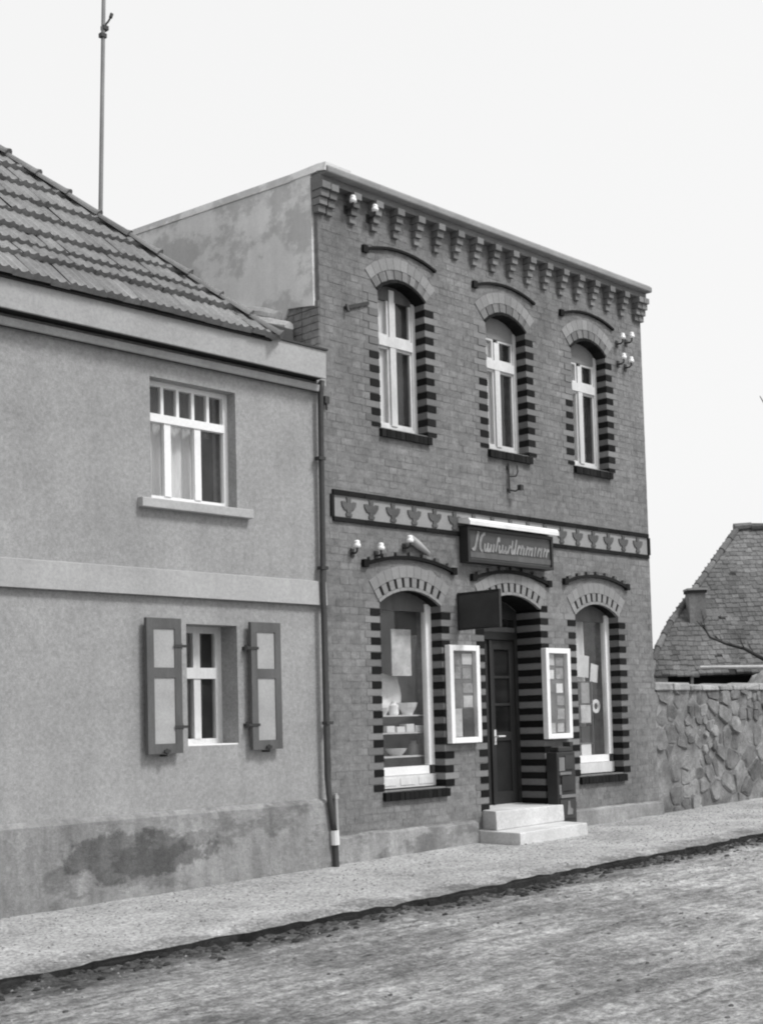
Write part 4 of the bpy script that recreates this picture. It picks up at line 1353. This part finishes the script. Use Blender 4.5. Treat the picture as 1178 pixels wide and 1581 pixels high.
# shutters folded back against the wall
for o in (wlw, extra_w[1]):
    for (a, b, hinge) in ((o.x0 - 0.565, o.x0 - 0.135, 1), (o.x1 + 0.115, o.x1 + 0.535, -1)):
        ya, yb = HY - 0.095, HY - 0.050
        z0, z1 = 1.335, 2.70
        f = MB()
        f.box(a, a + 0.085, ya, yb, z0, z1); f.box(b - 0.085, b, ya, yb, z0, z1)
        for za, zb in ((z0, z0 + 0.10), (2.10, 2.20), (z1 - 0.105, z1)):
            f.box(a + 0.085, b - 0.085, ya, yb, za, zb)
        sh = f.build("shutter", "shutter", house)
        MB().box(a + 0.085, b - 0.085, ya + 0.012, yb - 0.006, z0 + 0.10, 2.10).build("shutter_panel", "shutter_panel", sh)
        MB().box(a + 0.085, b - 0.085, ya + 0.012, yb - 0.006, 2.20, z1 - 0.105).build("shutter_panel", "shutter_panel", sh)
        hx = b if hinge > 0 else a
        for zz in (1.60, 2.42):
            h = MB().tube([(hx + hinge * 0.03, HY - 0.04, zz - 0.03), (hx + hinge * 0.03, HY - 0.04, zz + 0.035)], 0.016, 8)
            h.box(min(hx - hinge * 0.10, hx + hinge * 0.06), max(hx - hinge * 0.10, hx + hinge * 0.06), ya - 0.008, ya - 0.001, zz - 0.014, zz + 0.014)
            h.box(hx + hinge * 0.03 - 0.02, hx + hinge * 0.03 + 0.02, HY - 0.045, HY + 0.01, zz - 0.018, zz + 0.018)
            h.build("hinge", "iron", sh)
        mid = (a + b) / 2
        h = MB().tube([(mid, HY, z0 - 0.02), (mid, ya - 0.02, z0 - 0.02), (mid, ya - 0.02, z0 + 0.05)], 0.011, 6)
        h.box(mid - 0.035, mid + 0.035, ya - 0.03, ya - 0.012, z0 + 0.01, z0 + 0.04)
        h.build("shutter_catch", "iron", sh)

# ---- hipped roof, 45 degrees, interlocking tiles
EY, EZ = -0.30, 5.82          # eaves edge
HIPX = -0.98
RIDGE_Y = 3.9
roof_b = MB()
ridge = (HIPX - (RIDGE_Y - EY), RIDGE_Y, EZ + (RIDGE_Y - EY) - 0.05)
lft = HX0 - 0.2
roof_b.poly([(lft, EY, EZ - 0.05), (HIPX, EY, EZ - 0.05), ridge, (lft, RIDGE_Y, ridge[2])])
roof_b.poly([(HIPX, EY, EZ - 0.05), (HIPX, 2 * RIDGE_Y - EY, EZ - 0.05), ridge])
roof_b.poly([(HIPX, 2 * RIDGE_Y - EY, EZ - 0.05), (lft, 2 * RIDGE_Y - EY, EZ - 0.05), (lft, RIDGE_Y, ridge[2]), ridge])
roof_b.poly([(lft, EY, EZ - 0.05), (lft, RIDGE_Y, ridge[2]), (lft, 2 * RIDGE_Y - EY, EZ - 0.05)])
roof_b.poly([(HIPX, EY, EZ - 0.055), (lft, EY, EZ - 0.055), (lft, 2 * RIDGE_Y - EY, EZ - 0.055), (HIPX, 2 * RIDGE_Y - EY, EZ - 0.055)])
roof = roof_b.build("roof", "under_roof", house)
TW = 0.205
prof = []
for i in range(13):
    t = i / 12
    hgt = 0.024 * max(0, math.sin(t * 4 * math.pi - 0.6)) + (0.004 if 0.02 < t < 0.98 else 0)
    prof.append((-TW / 2 + TW * t * 1.03, hgt))


def tile_mesh(length):
    mb = MB()
    c, s = math.cos(math.pi / 4), math.sin(math.pi / 4)
    def P(x, along, up): return (x, along * c - up * s, along * s + up * c)
    lo_t = [P(x, 0, h + 0.052) for x, h in prof]
    lo_b = [P(x, 0.004, -0.002) for x, h in (prof[0], prof[-1])]
    hi_t = [P(x, length, h * 0.8 - 0.004) for x, h in prof]
    for i in range(len(prof) - 1):
        mb.poly([lo_t[i], lo_t[i + 1], hi_t[i + 1], hi_t[i]])
    mb.poly([lo_b[0], lo_b[1]] + lo_t[::-1])
    return mb


rows_y = [EY - 0.02, 0.0, 0.19, 0.42, 0.72, 0.99, 1.28, 1.56]
while rows_y[-1] < RIDGE_Y - 0.2: rows_y.append(rows_y[-1] + 0.275)
tmesh = {}
far = MB()
cnt = 0
for ri, ry_ in enumerate(rows_y):
    nxt = rows_y[ri + 1] if ri + 1 < len(rows_y) else RIDGE_Y
    L = round((nxt - ry_) * math.sqrt(2) + 0.05, 2)
    if L not in tmesh:
        tmesh[L] = piece_mesh(tile_mesh(L), "tile", "tile")
        far_src = tile_mesh(L)
        tmesh[(L, 'src')] = far_src
    hx = HIPX - (ry_ - EY)
    x = hx - TW * 0.12
    zz = EZ + (ry_ - EY) - 0.012
    while x > lft + 0.05:
        jx, jz = rnd.uniform(-0.004, 0.004), rnd.uniform(-0.006, 0.006)
        jr = rnd.uniform(-0.012, 0.012)
        if x > -5.2 and ri < 10:
            instance("roof_tile", tmesh[L], roof, (x + jx, ry_ + rnd.uniform(-0.012, 0.012), zz + jz * 1.6), (rnd.uniform(-0.018, 0.018), jr * 1.5, 0))
            cnt += 1
        else:
            src = tmesh[(L, 'src')]
            b0 = len(far.v)
            far.v += [(p[0] + x, p[1] + ry_, p[2] + zz + jz) for p in src.v]
            far.f += [tuple(b0 + q for q in f) for f in src.f]
            far.t += [rnd.random() for f in src.f]
        x -= TW
far.build("tile_courses", "tile", roof, kind="stuff")
# hip tiles, lapped up the hip
hd = Vector((-1, 1, 1)).normalized()
sidev = Vector((1, 1, 0)).normalized()
upv = hd.cross(sidev)
if upv.z < 0: upv = -upv
p0 = Vector((HIPX + 0.06, EY - 0.06, EZ - 0.025))
Lh = 0.40
mb = MB()
for e, (al, r) in enumerate(((0.0, 0.092), (0.05, 0.072), (Lh + 0.06, 0.050))):
    for q in range(9):
        a = math.pi * q / 8
        mb.v.append(tuple(hd * al + sidev * math.cos(a) * r * 1.1 + upv * (math.sin(a) * r)))
for e in range(2):
    for q in range(8):
        i0 = e * 9 + q
        mb.f.append((i0, i0 + 1, i0 + 10, i0 + 9)); mb.t.append(0.5)
mb.f.append(tuple(range(8, -1, -1))); mb.t.append(0.5)
hm = piece_mesh(mb, "hip_tile", "hip")
for i in range(17):
    p = p0 + hd * (Lh * i) + Vector((0, 0, rnd.uniform(-0.01, 0.012)))
    instance("hip_tile", hm, roof, p, (rnd.uniform(-0.02, 0.02), rnd.uniform(-0.02, 0.02), rnd.uniform(-0.02, 0.02)))
# flashing and mortar between the roof foot and the brick gable
for i, (xo, zo, ya, yb, r0) in enumerate(((-0.06, 0.10, 0.62, 1.75, 0.085), (-0.13, -0.04, 0.36, 1.55, 0.10))):
    n = 14
    pts, rs = [], []
    for q in range(n + 1):
        y = ya + (yb - ya) * q / n
        pts.append((xo + 0.02 * noise.noise(Vector((y * 5, i, 0))), y, 6.26 + zo + 0.30 * (y - 0.36) + 0.03 * noise.noise(Vector((y * 4, i, 3)))))
        rs.append(r0 * (0.55 + 0.45 * math.sin(math.pi * (0.08 + 0.84 * q / n))) * (1 + 0.35 * noise.noise(Vector((y * 6, i, 7)))))
    MB().tube(pts, rs, 9).build("mortar_fillet", "lead", house)
MB().hexa([(-0.40, -0.10, 5.833), (0.0, -0.10, 5.833), (0.0, 0.25, 5.833), (-0.40, 0.25, 5.833), (-0.38, -0.08, 5.88), (-0.02, -0.06, 5.86), (-0.02, 0.25, 6.02), (-0.36, 0.25, 6.02)]).build("lead_apron", "pale_metal", house)
MB().box(-0.86, -0.42, -0.02, 0.30, 5.834, 6.06).build("gutter_box", "iron", house)

# ------------------------------------------------------------------ drainpipe, mast
dp = thing("drainpipe", (-0.1, -0.14, 0.06), "dark drainpipe at the joint between rendered house and brick shop", "drainpipe")
MB().tube([(-0.10, -0.14, 5.50), (-0.11, -0.13, 5.40), (-0.12, -0.13, 5.30), (-0.135, -0.12, 3.5), (-0.15, -0.125, 3.2), (-0.16, -0.14, 2.9), (-0.165, -0.14, 1.0), (-0.16, -0.16, 0.76), (-0.125, -0.17, 0.5), (-0.105, -0.17, 0.40)], 0.034, 10).build("pipe", "zinc", dp, smooth=True)
MB().tube([(-0.10, -0.17, 0.40), (-0.095, -0.17, 0.24)], 0.050, 10).build("collar", "pale_metal", dp)
MB().tube([(-0.095, -0.17, 0.24), (-0.09, -0.175, -0.02)], 0.034, 10).build("outlet_pipe", "zinc", dp)
for zz, yy in ((4.6, -0.12), (3.35, -0.12), (1.6, -0.14)):
    MB().box(-0.19, -0.09, yy - 0.042, yy + 0.04, zz - 0.018, zz + 0.018).build("clip", "iron", dp)
cp_ = MB().tube([(0.045, -0.045, 0.80), (0.052, -0.05, 0.36)], 0.022, 8).box(0.02, 0.07, -0.07, 0.0, 0.74, 0.78)
tag(cp_.build("cable_conduit", "sill_stone"), "short pale conduit at the left foot of the brick front", "conduit")
jb = MB().box(0.02, 0.09, -0.06, 0.0, 5.28, 5.36)
jb.tube([(0.05, -0.05, 5.28), (0.05, -0.05, 5.20)], 0.012, 6)
tag(jb.build("junction_box", "iron"), "small dark box on the brick beside the drainpipe top", "box")

mt = thing("roof_mast", (-1.63, 2.0, 6.3), "tall thin steel mast rising behind the hip of the left roof", "mast")
MB().tube([(-1.65, 2.0, 6.2), (-1.607, 2.0, 7.55), (-1.516, 2.0, 10.3), (-1.49, 2.0, 11.2)], [0.027, 0.026, 0.024, 0.024], 10).build("pole", "mast", mt, smooth=True)
ar = MB().tube([(-1.52, 2.0, 9.98), (-1.47, 1.97, 10.06), (-1.44, 1.95, 10.13)], 0.012, 6)
ar.box(-1.545, -1.475, 1.96, 2.03, 9.94, 9.99)
ar.tube([(-1.455, 1.95, 10.10), (-1.44, 1.945, 10.15)], 0.022, 8)
ar.build("bracket", "iron", mt)
MB().box(-1.575, -1.50, 1.965, 2.03, 9.84, 9.89).build("clamp", "iron", mt)

# ------------------------------------------------------------------ rubble wall to the right
SW0, SW1, SWY = 6.74, 16.5, 0.06


def clip_poly(poly, p, n):
    out = []
    for i in range(len(poly)):
        a, b = poly[i], poly[(i + 1) % len(poly)]
        da, db = (a[0] - p[0]) * n[0] + (a[1] - p[1]) * n[1], (b[0] - p[0]) * n[0] + (b[1] - p[1]) * n[1]
        if da <= 0: out.append(a)
        if da * db < 0:
            t = da / (da - db)
            out.append((a[0] + (b[0] - a[0]) * t, a[1] + (b[1] - a[1]) * t))
    return out


rw = thing("rubble_wall", ((SW0 + SW1) / 2, SWY, 0.2), "low rubble stone wall running on from the brick building", "wall")
core = MB()
n = 60
for i in range(n):
    a, b = SW0 + (SW1 - SW0) * i / n, SW0 + (SW1 - SW0) * (i + 1) / n
    ta, tb = [1.98 + 0.03 * noise.noise(Vector((q * 1.5, 0, 0))) for q in (a, b)]
    core.hexa([(a, SWY, -0.2), (b, SWY, -0.2), (b, SWY + 0.5, -0.2), (a, SWY + 0.5, -0.2), (a, SWY + 0.02, ta), (b, SWY + 0.02, tb), (b, SWY + 0.48, tb), (a, SWY + 0.48, ta)], skip=(3, 5))
core.build("mortar_core", "wall_mortar", rw)
seeds = []
r2 = random.Random(21)
tries = 0
while tries < 9000 and len(seeds) < 520:
    tries += 1
    p = (r2.uniform(SW0 - 0.1, SW1), r2.uniform(0.0, 2.0))
    big = 0.13 + 0.26 * (noise.noise(Vector((p[0] * 0.8, p[1] * 0.9, 3))) + 0.4)
    if all((p[0] - q[0]) ** 2 + ((p[1] - q[1]) * 1.15) ** 2 > max(0.10, (big + q[2]) / 2) ** 2 for q in seeds):
        seeds.append((p[0], p[1], big))
for i, s in enumerate(seeds):
    gzv = gz(s[0])
    poly = [(max(SW0 + 0.01, s[0] - 0.6), gzv - 0.1), (s[0] + 0.6, gzv - 0.1), (s[0] + 0.6, 1.96), (max(SW0 + 0.01, s[0] - 0.6), 1.96)]
    for q in seeds:
        if q is s: continue
        d = (q[0] - s[0], q[1] - s[1])
        L = math.hypot(*d)
        if L > 1.2: continue
        mid = ((s[0] + q[0]) / 2 - d[0] / L * 0.006, (s[1] + q[1]) / 2 - d[1] / L * 0.006)
        poly = clip_poly(poly, mid, d)
        if len(poly) < 3: break
    if len(poly) < 3: continue
    cx, cz = sum(p[0] for p in poly) / len(poly), sum(p[1] for p in poly) / len(poly)
    # round the outline a little
    rp_ = []
    for j in range(len(poly)):
        a, b = poly[j], poly[(j + 1) % len(poly)]
        rp_ += [(a[0] * 0.88 + b[0] * 0.12 + r2.uniform(-.012, .012), a[1] * 0.88 + b[1] * 0.12 + r2.uniform(-.012, .012)), (a[0] * 0.2 + b[0] * 0.8, a[1] * 0.2 + b[1] * 0.8)]
    nn = len(rp_)
    if r2.random() < 0.06: continue                  # lost stones leave mortar
    pr = r2.uniform(-0.004, 0.060)
    tx, tz = r2.uniform(-0.10, 0.10), r2.uniform(-0.10, 0.10)
    mb = MB()
    yb = SWY + 0.02
    k = r2.uniform(0.70, 0.90)
    mb.v = [(p[0], yb, p[1]) for p in rp_]
    mb.v += [(cx + (p[0] - cx) * 0.94, yb - pr * 0.7, cz + (p[1] - cz) * 0.94) for p in rp_]
    mb.v += [(cx + (p[0] - cx) * k, yb - pr - (p[0] - cx) * tx - (p[1] - cz) * tz, cz + (p[1] - cz) * k) for p in rp_]
    for e in range(2):
        for j in range(nn):
            j2 = (j + 1) % nn
            mb.f.append((e * nn + j, e * nn + j2, (e + 1) * nn + j2, (e + 1) * nn + j)); mb.t.append(0.5)
    mb.f.append(tuple(range(2 * nn, 3 * nn))); mb.t.append(0.5)
    mb.build("stone", "stone", rw)
x = SW0 + 0.02
while x < SW1 - 0.6:
    L = r2.uniform(0.22, 0.62)
    h0, h1 = 2.045 + r2.uniform(-0.045, 0.035), 2.045 + r2.uniform(-0.045, 0.035)
    MB().hexa([(x, SWY - 0.04, 1.955), (x + L - 0.015, SWY - 0.04, 1.955), (x + L - 0.015, SWY + 0.54, 1.99), (x, SWY + 0.54, 1.99),
               (x + 0.01, SWY - 0.03 + r2.uniform(-.02, .02), h0), (x + L - 0.03, SWY - 0.03 + r2.uniform(-.02, .02), h1), (x + L - 0.02, SWY + 0.53, h1 + 0.03), (x + 0.01, SWY + 0.53, h0 + 0.03)]).build("cap_stone", "wall_cap", rw, bevel=0.02)
    x += L

# ------------------------------------------------------------------ farmhouse behind the wall, turned about 45 degrees
FO = Vector((16.819, 4.972, 0))
FU, FV = Vector((0.69796, -0.71613, 0)), Vector((0.71613, 0.69796, 0))


def FP(u, v, z):
    p = FO + FU * u + FV * v
    return (p.x, p.y, z)


def fbox(mb, u0, u1, v0, v1, z0, z1, tone=0.5):
    mb.hexa([FP(u0, v0, z0), FP(u1, v0, z0), FP(u1, v1, z0), FP(u0, v1, z0), FP(u0, v0, z1), FP(u1, v0, z1), FP(u1, v1, z1), FP(u0, v1, z1)], tone)
    return mb


farm = thing("farmhouse", FP(3, 3, 0.3), "old farmhouse with steep mottled hipped roof behind the rubble wall", "farmhouse")
EV = 2.66
RT = 1.1
RV = 3.31
RZ = EV + RT * RV
U1 = 11.0
base = MB()
hipL = [(-1.42, -0.10), (-1.20, 0.36), (-0.74, 0.97), (-0.18, 1.53), (0.16, 1.86), (1.60, RV)]    # the hip line, swept out at the foot
def rz_at(v): return EV + RT * v - 0.10
for (ua, va), (ub, vb) in zip(hipL, hipL[1:]):
    base.poly([FP(ua, va, rz_at(va)), FP(U1, va, rz_at(va)), FP(U1, vb, rz_at(vb)), FP(ub, vb, rz_at(vb))])
    base.poly([FP(ua, va, rz_at(va)), FP(ub, vb, rz_at(vb)), FP(ub + 0.3 * (RV - vb) * 2, 2 * RV - vb, rz_at(vb)), FP(ua + 0.3 * (RV - va) * 2, 2 * RV - va, rz_at(va))])
    base.poly([FP(ua + 0.3 * (RV - va) * 2, 2 * RV - va, rz_at(va)), FP(ub + 0.3 * (RV - vb) * 2, 2 * RV - vb, rz_at(vb)), FP(U1, 2 * RV - vb, rz_at(vb)), FP(U1, 2 * RV - va, rz_at(va))])
base.poly([FP(U1, -0.1, rz_at(-0.1)), FP(U1, 2 * RV + 0.1, rz_at(-0.1)), FP(U1, RV, RZ - 0.1)])
base.poly([FP(-1.42, -0.1, rz_at(-0.1) - 0.01), FP(0.6, 2 * RV + 0.1, rz_at(-0.1) - 0.01), FP(U1, 2 * RV + 0.1, rz_at(-0.1) - 0.01), FP(U1, -0.1, rz_at(-0.1) - 0.01)])
froof = base.build("roof", "under_roof", farm)


def hip_u(v):
    for (ua, va), (ub, vb) in zip(hipL, hipL[1:]):
        if va <= v <= vb: return ua + (ub - ua) * (v - va) / (vb - va)
    return hipL[-1][0] if v > 0 else hipL[0][0]


tl = MB()
r3 = random.Random(5)
dv = 0.105
nrow = int((RV + 0.08) / dv)
cth = 1 / math.sqrt(1 + RT * RT)
for i in range(nrow + 1):
    v = -0.10 + i * dv
    ul = hip_u(v) - 0.03
    u = ul - r3.random() * 0.1
    while u < min(U1, 8.0):
        w = 0.17
        hl = 0.03 * noise.noise(Vector((u * 1.1, v * 1.4, 0))) + 0.012 * noise.noise(Vector((u * 5, v * 6, 3))) + r3.uniform(-0.008, 0.008)
        v0 = v + r3.uniform(-0.015, 0.015)
        z0 = EV + RT * v0 - 0.055 + hl
        v1 = v + dv * 1.5
        z1 = EV + RT * v1 - 0.085 + hl
        if r3.random() < 0.012:
            u += w; continue
        t = min(1, max(0, 0.5 + 0.5 * noise.noise(Vector((u * 0.9, v * 1.3, 8))) + r3.gauss(0, 0.22)))
        ua, ub = max(u, ul) + 0.004, u + w - 0.004
        if ub - ua > 0.02:
            tl.hexa([FP(ua, v0, z0 - 0.035), FP(ub, v0, z0 - 0.035), FP(ub, v1, z1 - 0.02), FP(ua, v1, z1 - 0.02), FP(ua, v0, z0), FP(ub, v0, z0), FP(ub, v1, z1), FP(ua, v1, z1)], t, skip=(0, 4))
        u += w
tl.build("tile_courses", "old_roof", froof, kind="stuff")
# hip and ridge mounds
for i in range(12):
    (va, vb) = (-0.1 + (RV + 0.1) * i / 12, -0.1 + (RV + 0.1) * (i + 1) / 12)
    ua, ub = hip_u(va), hip_u(vb)
    MB().tube([FP(ua - 0.02, va, rz_at(va) + 0.06), FP(ub - 0.02, vb, rz_at(vb) + 0.05)], [0.085, 0.07], 8, r3.random()).build("hip_tile", "old_roof", froof)
for i in range(14):
    u = 1.5 + i * 0.42
    MB().tube([FP(u, RV, RZ - 0.02), FP(u + 0.44, RV, RZ + r3.uniform(-0.02, 0.03))], [0.11, 0.095], 8, r3.random()).build("ridge_tile", "old_roof", froof)
ch = fbox(MB(), -0.24, 0.15, 1.0, 1.4, 3.2, 4.50)
ch.build("chimney", "chimney", froof)
fbox(MB(), -0.28, 0.19, 0.96, 1.44, 4.505, 4.55).build("chimney_cap", "coping", froof)
fbox(MB(), -0.27, 0.18, 0.97, 1.43, 4.44, 4.50).build("chimney_band", "farm_dark", froof)
# walls
fbox(MB(), -1.15, U1 - 0.2, 0.55, 0.75, 0.0, 2.6).build("wall", "farm_dark", farm)  # near-black wall puts the shade inside the open front into colour
fbox(MB(), -1.15, -0.95, 0.76, 2.2, 0.0, 2.6).build("wall", "farm_wall", farm)
fbox(MB(), -1.30, -1.03, 0.0, 0.40, 0.0, 2.575).build("pier", "farm_wall", farm)
fbox(MB(), -0.49, -0.43, 0.05, 0.12, 0.0, 2.56).build("post", "pale_wood", farm)
fbox(MB(), 1.55, 1.63, 0.05, 0.13, 0.0, 2.56).build("post", "pale_wood", farm)
MB().tube([FP(-0.32, -0.16, 2.63), FP(1.5, -0.18, 2.60), FP(6, -0.18, 2.62)], 0.045, 8).build("gutter", "pale_wood", farm)
# heap sloping up behind the wall
hp = MB()
nu, nv = 24, 10
for j in range(nv + 1):
    for i in range(nu + 1):
        u = -0.15 + 3.2 * i / nu
        v = -1.6 + 1.5 * j / nv
        t = min(1, max(0, (u + 0.1) / 1.15))
        z = 1.55 + 1.0 * t * math.sin(math.pi * min(1, 0.12 + 0.88 * j / nv) * 0.62) + 0.14 * noise.noise(Vector((u * 3, v * 3, 1))) + 0.06 * noise.noise(Vector((u * 9, v * 9, 4)))
        if j == 0 or i == 0: z = 0.2
        hp.v.append(FP(u, v, z))
for j in range(nv):
    for i in range(nu):
        a = j * (nu + 1) + i
        hp.f.append((a, a + 1, a + nu + 2, a + nu + 1)); hp.t.append(0.5)
tag(hp.build("straw_heap", "heap"), "grey heap rising behind the rubble wall under the farmhouse eaves", "heap")

# ------------------------------------------------------------------ bare tree just right of the picture, reaching in over the wall
TP = FO + FU * 1.15 + FV * (-3.2)
tree = thing("bare_tree", (TP.x, TP.y, gz(TP.x)), "leafless tree behind the rubble wall, its low dark bough reaching left before the farmhouse roof", "tree")


def TPt(u, v, z):
    p = TP + FU * u + FV * v
    return Vector((p.x, p.y, z))


trunk = MB()
tpts = [TPt(0.05, 0, 0.1), TPt(0, 0.05, 1.2), TPt(0.08, 0.0, 2.3), TPt(0.2, 0.1, 3.4), TPt(0.28, 0.05, 4.6), TPt(0.5, 0.1, 6.0), TPt(0.6, 0.1, 7.4)]
trunk.tube(tpts, [0.17, 0.14, 0.12, 0.10, 0.08, 0.05, 0.02], 9)
trunk.build("trunk", "bark", tree, smooth=True)
r6 = random.Random(11)


def bough(pts, r0, r1, twigs, spread, lift=0.5):
    """one limb with its side twigs, a single mesh"""
    mb = MB()
    n = len(pts)
    mb.tube(pts, [r0 + (r1 - r0) * i / (n - 1) for i in range(n)], 7)
    for _ in range(twigs):
        i = r6.randrange(1, n)
        t = r6.random()
        p = pts[i - 1].lerp(pts[i], t)
        d = (pts[i] - pts[i - 1]).normalized()
        d = (d + Vector((r6.uniform(-1, 1), r6.uniform(-1, 1), r6.uniform(-0.2, 1) * lift * 2)) * 0.8).normalized()
        L = spread * r6.uniform(0.4, 1)
        q1 = p + d * L * 0.5 + Vector((0, 0, L * 0.04))
        q2 = p + d * L + Vector((0, 0, L * 0.14)) + Vector((r6.uniform(-1, 1), r6.uniform(-1, 1), 0)) * L * 0.12
        mb.tube([p, q1, q2], [0.012, 0.009, 0.005], 5)
        for _k in range(2):
            e = d + Vector((r6.uniform(-1, 1), r6.uniform(-1, 1), r6.uniform(0, 1))) * 0.8
            mb.tube([q1, q1 + e.normalized() * L * 0.4], [0.007, 0.004], 4)
    mb.build("branch", "bark", tree)


bough([TPt(0.06, 0, 2.15), TPt(-0.30, 0.0, 2.42), TPt(-0.89, 0.05, 2.68), TPt(-1.25, 0.02, 2.89), TPt(-1.60, 0.08, 3.0), TPt(-1.95, 0.05, 3.15), TPt(-2.08, 0.05, 3.40)], 0.055, 0.016, 10, 0.40)
bough([TPt(0.12, 0, 2.9), TPt(0.6, 0.2, 3.5), TPt(1.1, 0.3, 4.2), TPt(1.5, 0.3, 5.1)], 0.055, 0.012, 14, 0.6)
bough([TPt(0.2, 0.05, 3.5), TPt(0.5, -0.4, 4.2), TPt(0.7, -0.7, 5.2), TPt(0.8, -0.9, 6.2)], 0.05, 0.012, 14, 0.5)
bough([TPt(0.28, 0.05, 4.6), TPt(0.05, 0.0, 5.8), TPt(-0.25, 0.0, 6.9), TPt(-0.55, 0.0, 7.8), TPt(-0.72, 0, 8.12)], 0.04, 0.008, 5, 0.22)
bough([TPt(0.5, 0.1, 6.0), TPt(0.9, 0.0, 6.7), TPt(1.2, 0.1, 7.5)], 0.035, 0.008, 10, 0.5)
